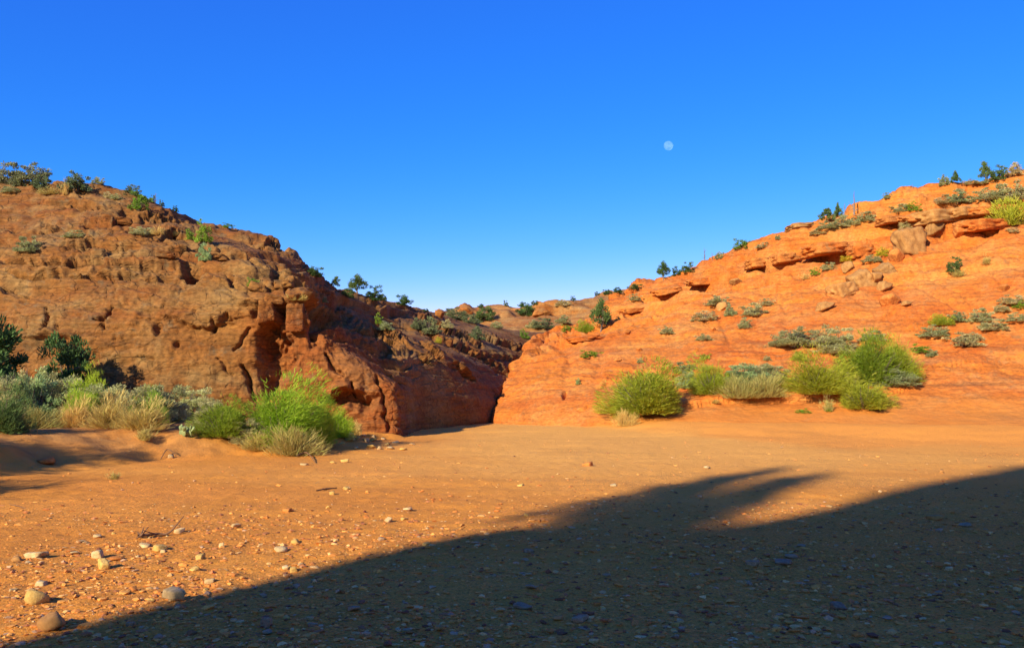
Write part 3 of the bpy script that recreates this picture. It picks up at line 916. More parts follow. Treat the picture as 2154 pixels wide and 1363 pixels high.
M['rabbit'] = leaf_material("rabbitbrush_green", (0.20, 0.235, 0.014), (0.50, 0.53, 0.035), 0.45, (0.5, 0.46, 0.10))
M['rabbit_green'] = leaf_material("rabbitbrush_fresh_green", (0.22, 0.30, 0.014), (0.56, 0.70, 0.04), 0.5, (0.52, 0.48, 0.1))
M['sage'] = leaf_material("sagebrush_grey_green", (0.32, 0.30, 0.11), (0.64, 0.58, 0.24), 0.45, (0.7, 0.54, 0.2))
M['blue_sage'] = leaf_material("sagebrush_silver_green", (0.33, 0.36, 0.13), (0.62, 0.68, 0.27), 0.45, (0.72, 0.62, 0.22))
M['olive'] = leaf_material("olive_grey_leaf", (0.13, 0.14, 0.055), (0.29, 0.3, 0.12), 0.3, (0.35, 0.3, 0.12))
M['juniper'] = leaf_material("juniper_green", (0.05, 0.08, 0.02), (0.15, 0.22, 0.05), 0.25, (0.24, 0.26, 0.06))
M['green'] = leaf_material("bright_green_leaf", (0.11, 0.17, 0.012), (0.28, 0.40, 0.03), 0.25, (0.4, 0.43, 0.06))
M['straw'] = leaf_material("dry_straw", (0.42, 0.27, 0.06), (0.72, 0.52, 0.15), 0.3, (0.45, 0.45, 0.08))
M['yellow'] = leaf_material("yellow_flowering", (0.28, 0.26, 0.015), (0.62, 0.48, 0.02), 0.2, (0.7, 0.5, 0.02))
M['cactus'] = leaf_material("pale_cactus_pad", (0.13, 0.165, 0.05), (0.24, 0.28, 0.10), 0.0, (0.4, 0.4, 0.15))
M['twig'] = plain_material("grey_brown_twig", (0.10, 0.07, 0.045), (0.24, 0.17, 0.11), 14)
M['bark'] = plain_material("juniper_bark", (0.09, 0.055, 0.035), (0.26, 0.18, 0.12), 9, stretch=(1, 1, 0.25))
M['deadwood'] = plain_material("weathered_dead_wood", (0.11, 0.075, 0.055), (0.3, 0.22, 0.17), 9, stretch=(1, 1, 0.25))


# ------------------------------------------------------------------ plant meshes (unit size: about 1 wide, 1 tall)
def strips(p0, p1, p2, w, side, col):
    """tapering two-segment blades -> verts, quads, tris, colours"""
    n = len(p0)
    s = side * w[:, None]
    V = np.stack([p0 - s * 0.6, p0 + s * 0.6, p1 - s * 0.8, p1 + s * 0.8, p2], 1)
    b = np.arange(n)[:, None] * 5
    Q = b + np.array([[0, 1, 3, 2]])
    T = b + np.array([[2, 3, 4]])
    C = np.repeat(col[:, None, :], 5, 1)
    return V.reshape(-1, 3), Q, T, C.reshape(-1, 3)


def leaves(c, dirv, ln, wd, rng, col):
    """diamond leaves: two triangles folded along the middle"""
    n = len(c)
    dirv = dirv / np.linalg.norm(dirv, axis=1, keepdims=True)
    r = rng.normal(size=(n, 3))
    side = np.cross(dirv, r); side /= np.linalg.norm(side, axis=1, keepdims=True)
    a = c - dirv * ln[:, None] * 0.5
    d = c + dirv * ln[:, None] * 0.5
    V = np.stack([a, c + side * wd[:, None] * 0.5, d, c - side * wd[:, None] * 0.5], 1).reshape(-1, 3)
    b = np.arange(n)[:, None] * 4
    Q = b + np.array([[0, 1, 2, 3]])
    return V, Q, np.repeat(col[:, None, :], 4, 1).reshape(-1, 3)


def tubes(paths, sides=5):
    """paths: list of (points (k,3), radii (k,)) -> verts, quads"""
    VV, QQ, off = [], [], 0
    ang = np.arange(sides) / sides * 2 * math.pi
    for pts, rad in paths:
        pts = np.asarray(pts, float); rad = np.asarray(rad, float)
        tg = np.gradient(pts, axis=0); tg /= np.maximum(np.linalg.norm(tg, axis=1, keepdims=True), 1e-9)
        ref = np.array([0.3, 0.9, 0.2])
        u = np.cross(tg, ref); u /= np.maximum(np.linalg.norm(u, axis=1, keepdims=True), 1e-9)
        v = np.cross(tg, u)
        ring = pts[:, None, :] + rad[:, None, None] * (np.cos(ang)[None, :, None] * u[:, None, :] + np.sin(ang)[None, :, None] * v[:, None, :])
        k = len(pts)
        VV.append(ring.reshape(-1, 3))
        a = np.arange(k * sides).reshape(k, sides) + off
        b = np.roll(a, -1, 1)
        QQ.append(np.stack([a[:-1], b[:-1], b[1:], a[1:]], -1).reshape(-1, 4))
        off += k * sides
    return np.concatenate(VV), np.concatenate(QQ)


def dome_dirs(n, rng, lo=-0.1):
    z = rng.uniform(lo, 1, n) ** 1
    a = rng.uniform(0, 2 * math.pi, n)
    r = np.sqrt(np.maximum(1 - z * z, 0))
    return np.stack([r * np.cos(a), r * np.sin(a), z], -1)


def lumpy(d, seed, amt=0.35, f=2.0):
    return 1 + amt * fbm(d * f + seed * 9.7, 2)


def twig_mesh(name, rng, n=16, spreadv=0.42, r=0.012, top=0.75):
    paths = []
    for i in range(n):
        a = rng.uniform(0, 2 * math.pi); e = rng.uniform(0.25, 1.0)
        tip = np.array([math.cos(a) * spreadv * e, math.sin(a) * spreadv * e, top * rng.uniform(0.6, 1.0) * (1.1 - 0.5 * e)])
        b = np.array([math.cos(a) * 0.06, math.sin(a) * 0.06, -0.03])
        mid = b * 0.4 + tip * 0.5 + rng.normal(size=3) * 0.04
        paths.append(([b, mid, tip], [r, r * 0.7, r * 0.25]))
    V, Q = tubes(paths, 4)
    return mesh_np(name, V, Q)


def brush_mesh(name, n, seed, width=0.012, upright=0.55, spiky=0.5, lobes=26, ln0=0.16, ln1=0.36):
    """upright fine-stemmed bush (rabbitbrush, grass): a dome of thin blades in sprays"""
    rng = np.random.RandomState(seed)
    ns = max(14, n // lobes)
    sd = dome_dirs(ns, rng, 0.02)
    srad = lumpy(sd, seed, 0.85, 1.35) * rng.uniform(0.82, 1.12, ns)
    k = rng.randint(0, ns, n)
    d = sd[k] + rng.normal(size=(n, 3)) * 0.17
    d[:, 2] = np.abs(d[:, 2])
    d /= np.linalg.norm(d, axis=1, keepdims=True)
    rr = srad[k] * (1 - 0.55 * rng.power(1.6, n) * (rng.rand(n) < 0.65))
    e = d * rr[:, None] * [0.46, 0.46, 0.88]
    ln = rng.uniform(ln0, ln1, n) * (0.7 + 0.6 * spiky)
    up = np.stack([d[:, 0] * (1 - upright), d[:, 1] * (1 - upright), np.full(n, upright) + 0.35 * d[:, 2]], -1) + rng.normal(size=(n, 3)) * 0.16
    up /= np.linalg.norm(up, axis=1, keepdims=True)
    p2 = e + up * ln[:, None] * 0.45
    p0 = e - up * ln[:, None] * 0.55
    p0[:, 2] = np.maximum(p0[:, 2], 0.0)
    p1 = (p0 + p2) / 2 + rng.normal(size=(n, 3)) * 0.015
    side = np.cross(up, rng.normal(size=(n, 3))); side /= np.linalg.norm(side, axis=1, keepdims=True)
    col = np.stack([np.clip(rng.normal(0.55, 0.22, n) + 0.25 * (srad[k] - 1), 0, 1), rng.rand(n), np.clip((rng.rand(n) - 0.8) * 4, 0, 0.8)], -1)
    V, Q, T, C = strips(p0, p1, p2, rng.uniform(0.6, 1.3, n) * width, side, col)
    return mesh_np(name, V, Q, T, C, smooth=False)


def clump_mesh(name, ncl, per, seed, size=0.05, rad=0.12, upright=0.3, flat=0.9, low=-0.05, tall=False):
    """leafy shrub of clumps of small leaves (sagebrush, junipers)"""
    rng = np.random.RandomState(seed)
    d = dome_dirs(ncl, rng, low)
    r = lumpy(d, seed, 0.55, 1.5) * np.where(rng.rand(ncl) < 0.28, rng.uniform(0.35, 0.8, ncl), rng.uniform(0.82, 1.08, ncl))
    c = d * r[:, None] * [0.42, 0.42, 0.82 if not tall else 0.5]
    if tall == 'high':
        c[:, 2] = d[:, 2] * r * 0.19 + 0.8
    elif tall:
        c[:, 2] += 0.46
        taper = 1.15 - 0.75 * np.clip(c[:, 2], 0, 1) ** 1.5
        c[:, :2] *= taper[:, None]
    c[:, 2] = np.maximum(c[:, 2], 0.06)
    n = ncl * per
    k = np.repeat(np.arange(ncl), per)
    cr = rng.uniform(0.6, 1.35, ncl) * rad
    o = rng.normal(size=(n, 3)); o /= np.linalg.norm(o, axis=1, keepdims=True)
    o *= (rng.rand(n) ** 0.45)[:, None]
    pos = c[k] + o * cr[k][:, None] * [1, 1, flat]
    pos[:, 2] = np.maximum(pos[:, 2], 0.01)
    dirv = o + d[k] * 0.4 + np.array([0, 0, upright]) + rng.normal(size=(n, 3)) * 0.35
    tone = np.clip(rng.normal(0.5, 0.2, n) + 0.3 * rng.normal(size=ncl)[k], 0, 1)
    col = np.stack([tone, rng.rand(n), np.clip((rng.rand(n) - 0.88) * 5, 0, 0.6)], -1)
    V, Q, C = leaves(pos, dirv, rng.uniform(0.7, 1.5, n) * size, rng.uniform(0.35, 0.6, n) * size, rng, col)
    return mesh_np(name, V, Q, None, C, smooth=False), c


def trunk_mesh(name, seed, centers, r=0.035, sides=6):
    rng = np.random.RandomState(seed)
    paths = []
    lean = rng.normal(size=3) * 0.05; lean[2] = 0
    tr = np.array([[0, 0, -0.05], [0.01, 0, 0.12], lean + [0, 0, 0.32], lean * 1.6 + [0, 0, 0.55], lean * 2 + [0, 0, 0.8]])
    paths.append((tr, np.array([1.3, 1.0, 0.8, 0.5, 0.2]) * r))
    for c in centers[rng.permutation(len(centers))[:14]]:
        b = tr[1] + (tr[3] - tr[1]) * rng.uniform(0, 1)
        b[2] = min(b[2], c[2] * 0.8 + 0.02)
        paths.append(([b, (b + c) / 2 + rng.normal(size=3) * 0.03, c], [r * 0.45, r * 0.3, r * 0.1]))
    V, Q = tubes(paths, sides)
    return mesh_np(name, V, Q)


def snag_mesh(name, seed, n=7):
    rng = np.random.RandomState(seed)
    tr = np.array([[0, 0, -0.06], [0.01, 0, 0.25], [-0.015, 0.01, 0.55], [0.0, 0.02, 0.8], [-0.03, 0.02, 1.0]])
    paths = [(tr, [0.055, 0.045, 0.034, 0.024, 0.008])]
    for i in range(n):
        z = rng.uniform(0.1, 0.75); a = rng.uniform(0, 6.28); L = rng.uniform(0.12, 0.4)
        b = np.array([0, 0, z]); t = b + np.array([math.cos(a) * L, math.sin(a) * L, rng.uniform(-0.02, 0.3)])
        m = (b + t) / 2 + rng.normal(size=3) * 0.04
        paths.append(([b, m, t], [0.018, 0.012, 0.004]))
    V, Q = tubes(paths, 6)
    return mesh_np(name, V, Q)


def pad_mesh(name, seed, n=15):
    """prickly pear: flattened oval pads growing from one another"""
    rng = np.random.RandomState(seed)
    VV, QQ, CC, off = [], [], [], 0
    base = [(np.array([x, y, 0.0]), a) for x, y, a in [(-.2, 0, .2), (.12, .05, 1.0), (0.28, -.1, 2.2), (-.05, -.12, 2.7), (-.32, .1, 1.6)]]
    todo = [(b, a, 0) for b, a in base]
    while todo and n > 0:
        b, a, lev = todo.pop(0); n -= 1
        h = rng.uniform(0.24, 0.34) * (1 - 0.12 * lev); w = h * rng.uniform(0.36, 0.46); th = 0.035
        lean = np.array([rng.normal() * 0.35, rng.normal() * 0.35, 1.0]); lean /= np.linalg.norm(lean)
        sx = np.array([math.cos(a), math.sin(a), 0]); sx -= lean * (sx @ lean); sx /= np.linalg.norm(sx); nz = np.cross(sx, lean)
        u = np.linspace(0.03, math.pi - 0.03, 8); t = np.linspace(0, 2 * math.pi, 11)[:-1]
        U, T = np.meshgrid(u, t, indexing='ij')
        zz = (1 - np.cos(U)) / 2; rr = np.sin(U) ** 0.8 * (0.72 + 0.5 * zz)
        V = b + (zz * h)[..., None] * lean + (rr * np.cos(T) * w)[..., None] * sx + (rr * np.sin(T) * th)[..., None] * nz
        ids = np.arange(80).reshape(8, 10) + off; idr = np.roll(ids, -1, 1)
        VV.append(V.reshape(-1, 3)); QQ.append(np.stack([ids[:-1], idr[:-1], idr[1:], ids[1:]], -1).reshape(-1, 4))
        CC.append(np.tile([rng.uniform(.2, 1), 0, 0.1], (80, 1))); off += 80
        if lev < 2:
            for j in range(2 if lev == 0 else 1):
                todo.append((b + lean * h * rng.uniform(0.8, 0.95) + sx * w * rng.uniform(-0.6, 0.6), a + rng.normal() * 0.8, lev + 1))
    return mesh_np(name, np.concatenate(VV), np.concatenate(QQ), None, np.concatenate(CC))


KIT = {}


def kit():
    R = np.random.RandomState
    KIT['rabbit_big'] = [(brush_mesh("rabbitbrush_foliage", 17000, s, 0.005, 0.28, 0.5, 150, 0.06, 0.17), twig_mesh("rabbitbrush_stems", R(s), 46, 0.46, 0.009, 0.92)) for s in (1, 2, 3)]
    KIT['rabbit'] = [(brush_mesh("rabbitbrush_foliage", 3000, s, 0.013, 0.5, 0.5, 60, 0.1, 0.22), twig_mesh("rabbitbrush_stems", R(s), 18, 0.4, 0.012, 0.6)) for s in (4, 5)]
    KIT['straw_big'] = [(brush_mesh("dry_grass_blades", 3600, s, 0.006, 0.5, 0.9), twig_mesh("dry_grass_stems", R(s), 20, 0.45, 0.008, 0.7)) for s in (6, 7)]
    KIT['straw'] = [(brush_mesh("dry_grass_blades", 1000, s, 0.012, 0.5, 0.9), twig_mesh("dry_grass_stems", R(s), 12, 0.45, 0.009, 0.7)) for s in (8, 9)]
    KIT['sage_big'] = [(clump_mesh("sagebrush_foliage", 120, 120, s, 0.040, 0.105, 0.5)[0], twig_mesh("sagebrush_stems", R(s), 44, 0.46, 0.011, 0.95)) for s in (11, 12, 13)]
    KIT['sage'] = [(clump_mesh("sagebrush_foliage", 60, 60, s, 0.075, 0.125, 0.5)[0], twig_mesh("sagebrush_stems", R(s), 22, 0.42, 0.016, 0.8)) for s in (14, 15, 16)]
    KIT['green'] = [(clump_mesh("shrub_foliage", 44, 40, s, 0.075, 0.13, 0.7)[0], twig_mesh("shrub_stems", R(s), 18, 0.4, 0.014, 0.8)) for s in (17, 18)]
    for key, seeds, ncl, per, sz, tall in (('juniper', (21, 22), 46, 60, 0.07, False), ('juniper_tall', (23, 24), 46, 60, 0.07, True), ('juniper_big', (25, 26), 130, 110, 0.035, True), ('juniper_low_big', (27,), 130, 110, 0.04, False)):
        out = []
        for s in seeds:
            cm, cen = clump_mesh("juniper_crown", ncl, per, s, sz, 0.12 if not key.endswith('big') else 0.085, 0.4, 0.9, -0.5 if tall else 0.0, tall)
            out.append((cm, trunk_mesh("juniper_trunk", s, cen)))
        KIT[key] = out
    KIT['snag'] = [(snag_mesh("snag_wood", 31), None), (snag_mesh("snag_wood", 32, 10), None)]
    KIT['cactus'] = [(pad_mesh("cactus_pads", 41), None)]


kit()
LOOK = {  # kind -> (kit key, material, name, category, part names)
    'R': ('rabbit_big', 'rabbit', 'rabbitbrush', 'shrub', ('foliage', 'stems')),
    'K': ('rabbit_big', 'juniper', 'dark_bush', 'shrub', ('foliage', 'stems')),
    'L': ('rabbit_big', 'rabbit_green', 'rabbitbrush', 'shrub', ('foliage', 'stems')),
    'r': ('rabbit', 'rabbit', 'rabbitbrush', 'shrub', ('foliage', 'stems')),
    'S': ('sage_big', 'sage', 'sagebrush', 'shrub', ('foliage', 'stems')),
    's': ('sage', 'sage', 'sagebrush', 'shrub', ('foliage', 'stems')),
    'B': ('sage_big', 'blue_sage', 'silver_sagebrush', 'shrub', ('foliage', 'stems')),
    'b': ('sage', 'blue_sage', 'silver_sagebrush', 'shrub', ('foliage', 'stems')),
    'D': ('straw_big', 'straw', 'dry_grass_tuft', 'grass tuft', ('blades', 'stems')),
    'd': ('straw', 'straw', 'dry_grass_tuft', 'grass tuft', ('blades', 'stems')),
    'g': ('green', 'green', 'green_shrub', 'shrub', ('foliage', 'stems')),
    'y': ('green', 'yellow', 'yellow_shrub', 'shrub', ('foliage', 'stems')),
    'j': ('juniper', 'juniper', 'juniper_bush', 'juniper', ('crown', 'trunk')),
    't': ('juniper_tall', 'juniper', 'juniper_tree', 'tree', ('crown', 'trunk')),
    'T': ('juniper_big', 'juniper', 'juniper_tree', 'tree', ('crown', 'trunk')),
    'H': ('juniper_low_big', 'juniper', 'juniper_tree', 'tree', ('crown', 'trunk')),
    'o': ('sage', 'olive', 'olive_shrub', 'shrub', ('foliage', 'stems')),
    'x': ('snag', 'deadwood', 'dead_snag', 'snag', ('wood', None)),
    'c': ('cactus', 'cactus', 'prickly_pear', 'cactus', ('pads', None)),
}
_matmesh = {}


def plant_mesh(key, i, mat):
    """a kit mesh in a given material: one shared copy per material"""
    me = KIT[key][i][0]
    if (key, i, mat) not in _matmesh:
        m2 = me if not me.materials else me.copy()
        m2.materials.clear(); m2.materials.append(M[mat])
        _matmesh[(key, i, mat)] = m2
    return _matmesh[(key, i, mat)]


_pc = [0]


def plant(kind, loc, w, h, label, group=None, parts=True, tilt=0.0):
    key, mat, name, cat, pn = LOOK[kind]
    _pc[0] += 1
    rng = random.Random(_pc[0] * 77)
    i = rng.randrange(len(KIT[key]))
    rot = rng.uniform(0, 6.283)
    stem = KIT[key][i][1]
    me = plant_mesh(key, i, mat)
    if stem is not None and not stem.materials:
        stem.materials.append(M['bark'] if 'juniper' in key else M['twig'])
    if parts and stem is not None:
        root = bpy.data.objects.new(name, None)
        COL.objects.link(root)
        f = bpy.data.objects.new(pn[0], me); COL.objects.link(f); f.parent = root
        s = bpy.data.objects.new(pn[1], stem); COL.objects.link(s); s.parent = root
        root.empty_display_size = 0.1
    else:
        root = bpy.data.objects.new(name, me)
        COL.objects.link(root)
    root.location = loc
    root.rotation_euler = (tilt * rng.uniform(-1, 1), tilt * rng.uniform(-1, 1), rot)
    root.scale = (w, w * rng.uniform(0.85, 1.0), h)
    tag(root, label, cat, group)
    return root


def plant_px(kind, px, py, wp, hp, label, group=None):
    """a plant whose foot shows at photo pixel (px, py), wp x hp pixels large there"""
    loc, nrm, dist = hit(px, py)
    k = dist / F
    return plant(kind, (loc.x, loc.y, loc.z - 0.03 * hp * k), wp * k * 1.08, hp * k * 1.05, label, group, parts=(wp * hp > 900))

# ------------------------------------------------------------------ plants
# kind, foot x, foot y (photo pixels), width, height (pixels), label
G_BANK = "shrubs on the sandy bank under the cliff"
G_CLIFF = "small shrubs growing on the cliff"
G_RIDGE = "shrubs along the ridge beyond the cliff"
G_FAR = "shrubs dotting the far slope"
G_CREST = "shrubs and trees along the hill crest"
G_SLOPE = "shrubs scattered over the orange hillside"
G_FOOT = "shrubs along the foot of the orange hillside"

PLANTS = {
G_BANK: [
 ('L', 590, 928, 180, 108, "largest bright green rabbitbrush on the bank below the cliff recess"),
 ('L', 655, 930, 120, 90, "bright green rabbitbrush leaning out beside the largest bush toward the wash"),
 ('L', 706, 918, 60, 52, "small green rabbitbrush at the wash end of the bank by pale stones"),
 ('D', 614, 956, 100, 60, "straw coloured grass skirt drooping below the largest green bush"),
 ('R', 468, 915, 100, 68, "dark olive rabbitbrush filling the gap between cactus and largest green bush"),
 ('c', 392, 916, 46, 44, "prickly pear with pale round pads at the edge of the bank"),
 ('S', 345, 890, 126, 80, "grey green sagebrush just behind the prickly pear"),
 ('B', 405, 880, 92, 62, "silvery sagebrush above the prickly pear pads against the cliff wall"),
 ('S', 268, 892, 126, 82, "grey green sagebrush at mid bank, with straw stems showing through"),
 ('D', 232, 899, 92, 48, "tan grass tuft behind the mid bank sagebrush"),
 ('B', 196, 894, 114, 82, "silvery sagebrush between the two bluish bushes and mid bank"),
 ('L', 205, 891, 62, 83, "vivid green shrub tucked at the cliff foot in front of the dark juniper shadow"),
 ('B', 110, 886, 103, 85, "bluish sagebrush nearest the shaded sand hollow"),
 ('D', 72, 901, 80, 42, "tan grass tuft beside the dark shrub at the picture edge"),
 ('S', 128, 891, 92, 93, "olive sagebrush beneath the dark juniper"),
 ('B', 40, 891, 114, 114, "pale sagebrush under the tree at the picture edge"),
 ('D', 158, 898, 57, 42, "golden grass tuft at the foot of the dark juniper"),
 ('S', 15, 892, 69, 108, "small sagebrush behind the pale one by the picture edge"),
 ('K', 6, 908, 84, 74, "dark green shaded bush cut by the picture edge above the sand"),
 ('d', 302, 925, 40, 26, "sparse grass sprig hanging over the bank below the sagebrush"),
 ('d', 240, 1008, 26, 12, "tiny grass sprig alone on the sand at the long shadow's tip"),
 ('d', 745, 915, 30, 30, "dry tuft among the pale stones at the cliff corner"),
 ('b', 735, 925, 26, 20, "little bluish plant between the last green bush and pale stones"),
],
G_CLIFF: [
 ('o', 18, 388, 52, 42, "grey green shrub on the cliff top at the picture edge"),
 ('o', 40, 392, 26, 26, "dark small shrub between the two big cliff top shrubs"),
 ('o', 74, 378, 54, 34, "wide domed grey shrub on the cliff top skyline"),
 ('o', 86, 398, 30, 26, "pale round shrub just below the domed skyline shrub"),
 ('o', 161, 402, 50, 36, "olive grey shrub on the crest beyond the domed skyline shrubs"),
 ('s', 207, 384, 22, 14, "small dark shrub on the skyline past the olive grey shrub"),
 ('s', 22, 405, 28, 12, "low yellowish tuft under the picture edge cliff top shrub"),
 ('d', 108, 410, 36, 14, "low yellow grass below the pale round shrub on the cliff top"),
 ('d', 137, 410, 14, 22, "thin yellow tuft beside the olive grey crest shrub"),
 ('s', 226, 418, 16, 14, "small round pale shrub on the upper cliff"),
 ('s', 243, 420, 20, 12, "flat pale shrub above the dark notch of the upper cliff"),
 ('o', 280, 412, 30, 22, "grey shrub directly above the bright green cliff shrub"),
 ('g', 292, 442, 42, 36, "bright green shrub high on the cliff near the skyline"),
 ('j', 320, 422, 14, 14, "first tiny dark bush on the falling cliff skyline"),
 ('j', 340, 428, 12, 12, "second tiny dark bush on the falling cliff skyline"),
 ('j', 369, 436, 14, 12, "third and lowest tiny dark bush on the falling cliff skyline"),
 ('x', 326, 416, 18, 20, "thin bare twig standing on the cliff skyline"),
 ('s', 288, 494, 30, 16, "low grey shrub on the ledge below the dark notch"),
 ('s', 312, 494, 26, 14, "darker low shrub next along the ledge below the dark notch"),
 ('d', 334, 494, 22, 16, "golden tuft at the end of the ledge below the notch"),
 ('g', 427, 508, 34, 40, "yellow green upright shrub on the cliff shoulder"),
 ('g', 400, 504, 22, 20, "small green shrub beside the upright one on the cliff shoulder"),
 ('d', 368, 498, 24, 10, "golden tuft on the ledge before the cliff shoulder"),
 ('b', 430, 548, 28, 32, "pale sagebrush below the cliff shoulder, with a dark shadow beside it"),
 ('g', 478, 480, 26, 10, "flat green tuft on the skyline past the cliff shoulder"),
 ('g', 530, 604, 24, 20, "green tuft in the rubble above the squared orange block"),
 ('d', 622, 632, 34, 16, "grass tuft growing on top of the squared orange block"),
 ('s', 680, 636, 18, 14, "small pale tuft just beyond the squared orange block"),
 ('s', 62, 530, 44, 30, "grey brush clinging to the upper cliff face near the picture edge"),
 ('s', 160, 500, 40, 14, "thin grey brush on the middle of the upper cliff"),
],
G_RIDGE: [
 ('j', 664, 582, 34, 24, "dark juniper bush peeking over the cliff shoulder onto the sky"),
 ('t', 706, 604, 22, 26, "small upright juniper on the ridge skyline before the cluster"),
 ('j', 730, 626, 34, 24, "low green bush under the spiky bush of the ridge cluster"),
 ('t', 752, 618, 42, 36, "spiky dark green bush tallest in the ridge skyline cluster"),
 ('j', 786, 632, 42, 30, "rounded green bush ending the ridge skyline cluster"),
 ('j', 806, 632, 18, 16, "small blue green bush beside the rounded ridge bush"),
 ('j', 848, 642, 34, 26, "lone juniper bush on the ridge skyline toward the gorge"),
 ('j', 895, 656, 14, 8, "very small bush where the ridge skyline meets the far slope"),
 ('g', 798, 682, 20, 22, "bright green tuft on the shaded dome rim"),
 ('s', 812, 694, 28, 18, "grey shrub below the bright tuft on the shaded rim"),
 ('o', 903, 702, 44, 36, "round grey green shrub on the sunlit ridge flank"),
 ('o', 876, 692, 24, 22, "smaller grey shrub next to the round one on the ridge flank"),
 ('y', 922, 722, 16, 14, "yellow green tuft at the edge of the gorge shadow"),
 ('o', 1003, 714, 36, 26, "olive shrub low on the ridge above the gorge"),
 ('s', 940, 690, 24, 18, "pale shrub on the ridge flank between round shrub and far slope"),
],
G_FAR: [
 ('o', 958, 672, 50, 26, "wide green shrub by the orange outcrops of the far slope"),
 ('j', 1018, 676, 50, 36, "dark round juniper, largest on the far slope"),
 ('o', 990, 680, 34, 18, "olive shrub at the foot of the far slope's largest juniper"),
 ('j', 1012, 648, 16, 10, "small bush on the skyline above the far slope's largest juniper"),
 ('j', 1064, 644, 12, 12, "tiny round bush alone on the far skyline"),
 ('j', 1099, 643, 18, 14, "first of two skyline bushes above the olive thicket"),
 ('j', 1126, 641, 18, 10, "second of two skyline bushes above the olive thicket"),
 ('j', 1108, 664, 44, 28, "olive thicket on the far slope beside the red outcrop"),
 ('o', 1140, 690, 44, 22, "grey green shrub in the hollow of the far slope"),
 ('s', 1122, 690, 26, 16, "small shrub beside the hollow shrub of the far slope"),
 ('s', 1186, 644, 32, 14, "yellow green shrub near the top of the far slope"),
 ('s', 1186, 680, 32, 16, "olive shrub below the crest on the far slope's pale band"),
 ('g', 1104, 712, 24, 18, "green shrub where the far slope drops into the gorge"),
 ('j', 1206, 629, 14, 10, "tiny dark bush on the skyline over the pale band"),
 ('j', 1256, 622, 16, 8, "low grey bush starting the row of three skyline bushes"),
 ('j', 1276, 619, 18, 12, "middle grey bush in the row of three skyline bushes"),
 ('j', 1300, 616, 20, 14, "dark round bush ending the row of three skyline bushes"),
 ('j', 1338, 609, 32, 14, "flat wide dark bush on the skyline before the hill crest"),
 ('g', 1191, 698, 24, 16, "small bright green shrub above the overhanging ledge"),
 ('r', 1236, 700, 36, 22, "bright green shrub at the base of the tall green shrub"),
 ('t', 1264, 698, 46, 62, "tall green shrub standing above the overhanging orange ledge"),
 ('s', 1335, 632, 30, 14, "pale olive tuft under the hill's first crest ledge"),
 ('s', 1045, 690, 26, 14, "faint olive tuft low in the far slope's middle"),
],
G_CREST: [
 ('t', 1396, 588, 30, 34, "dark juniper tree at the lower end of the hill crest"),
 ('j', 1422, 580, 24, 18, "low green bush right after the dark crest juniper"),
 ('j', 1446, 572, 28, 20, "bushy juniper next up the crest from the low green bush"),
 ('x', 1482, 548, 18, 26, "bare forked twig on the crest before the little grey bush"),
 ('x', 1498, 546, 14, 16, "short bare twig right beside the forked twig"),
 ('s', 1515, 544, 20, 14, "little grey green bush on the crest by the bare twigs"),
 ('g', 1558, 524, 36, 22, "green spreading shrub alone on the middle of the crest"),
 ('s', 1606, 522, 28, 12, "low grey shrub up the crest from the spreading green one"),
 ('s', 1636, 504, 12, 10, "tiny brown tuft on the crest ledge stones"),
 ('t', 1740, 468, 28, 30, "dark bushy juniper before the dead snag on the crest"),
 ('t', 1763, 464, 18, 32, "slim juniper between the bushy juniper and the dead snag"),
 ('x', 1797, 452, 30, 46, "tall pale dead snag on the hill crest"),
 ('x', 1777, 460, 20, 30, "thin dark dead stick beside the pale snag"),
 ('s', 1866, 418, 16, 12, "lone brown tuft on the bare orange crest dome"),
 ('x', 1920, 396, 6, 9, "tiny dark stub on top of the bare orange crest dome"),
 ('s', 1986, 390, 20, 20, "wispy blue green bush beside the small upright juniper"),
 ('t', 2010, 392, 22, 26, "small upright juniper on the high crest"),
 ('s', 2041, 389, 28, 10, "dark low shrub between the high crest junipers"),
 ('t', 2073, 380, 24, 40, "tallest columnar juniper on the high crest"),
 ('j', 2102, 378, 36, 26, "rounded juniper touching the tallest columnar one"),
 ('s', 2075, 387, 24, 9, "low pale tuft at the feet of the tallest crest juniper"),
 ('s', 2136, 370, 36, 22, "grey shrub on the highest crest at the picture edge"),
],
G_SLOPE: [
 ('s', 1742, 482, 36, 16, "grey sage below the dark bushy crest juniper"),
 ('s', 1778, 478, 42, 22, "larger grey sage below the dead snag"),
 ('s', 1718, 494, 28, 10, "flat sage at the lower end of the snag ledge"),
 ('s', 1822, 466, 36, 20, "pale tuft on the ledge just past the dead snag"),
 ('s', 1895, 448, 40, 16, "green tuft behind the thin end of the grey slab"),
 ('g', 1925, 444, 32, 18, "darker green tuft resting on the grey slab"),
 ('s', 1978, 430, 36, 12, "low sage above the middle of the grey slab"),
 ('s', 2014, 428, 46, 24, "domed sage above the grey slab"),
 ('s', 2078, 422, 54, 22, "wide pale sage between the domed sage and picture edge shrubs"),
 ('s', 2130, 424, 62, 38, "big grey shrub uppermost at the picture edge of the slope"),
 ('r', 2128, 474, 62, 44, "big yellow green shrub beyond the end of the grey slab"),
 ('s', 1904, 482, 24, 16, "brown green tuft above the big tan boulder"),
 ('s', 1968, 478, 24, 16, "small sage in front of the brown boulder under the slab"),
 ('s', 2034, 482, 26, 12, "little sage on the lower ledge past the brown boulder"),
 ('s', 2130, 490, 24, 10, "thin green tuft below the big yellow green shrub"),
 ('y', 1856, 540, 28, 18, "brightest yellow flowering bush below the big tan boulder"),
 ('y', 1780, 550, 24, 12, "second yellow flowering bush, smaller, down the slope"),
 ('s', 1834, 552, 34, 14, "grey sage beside the brightest yellow bush"),
 ('g', 1716, 578, 22, 14, "small green bush low on the boulder ledge"),
 ('s', 1744, 568, 28, 16, "olive bush next to the small green one on the boulder ledge"),
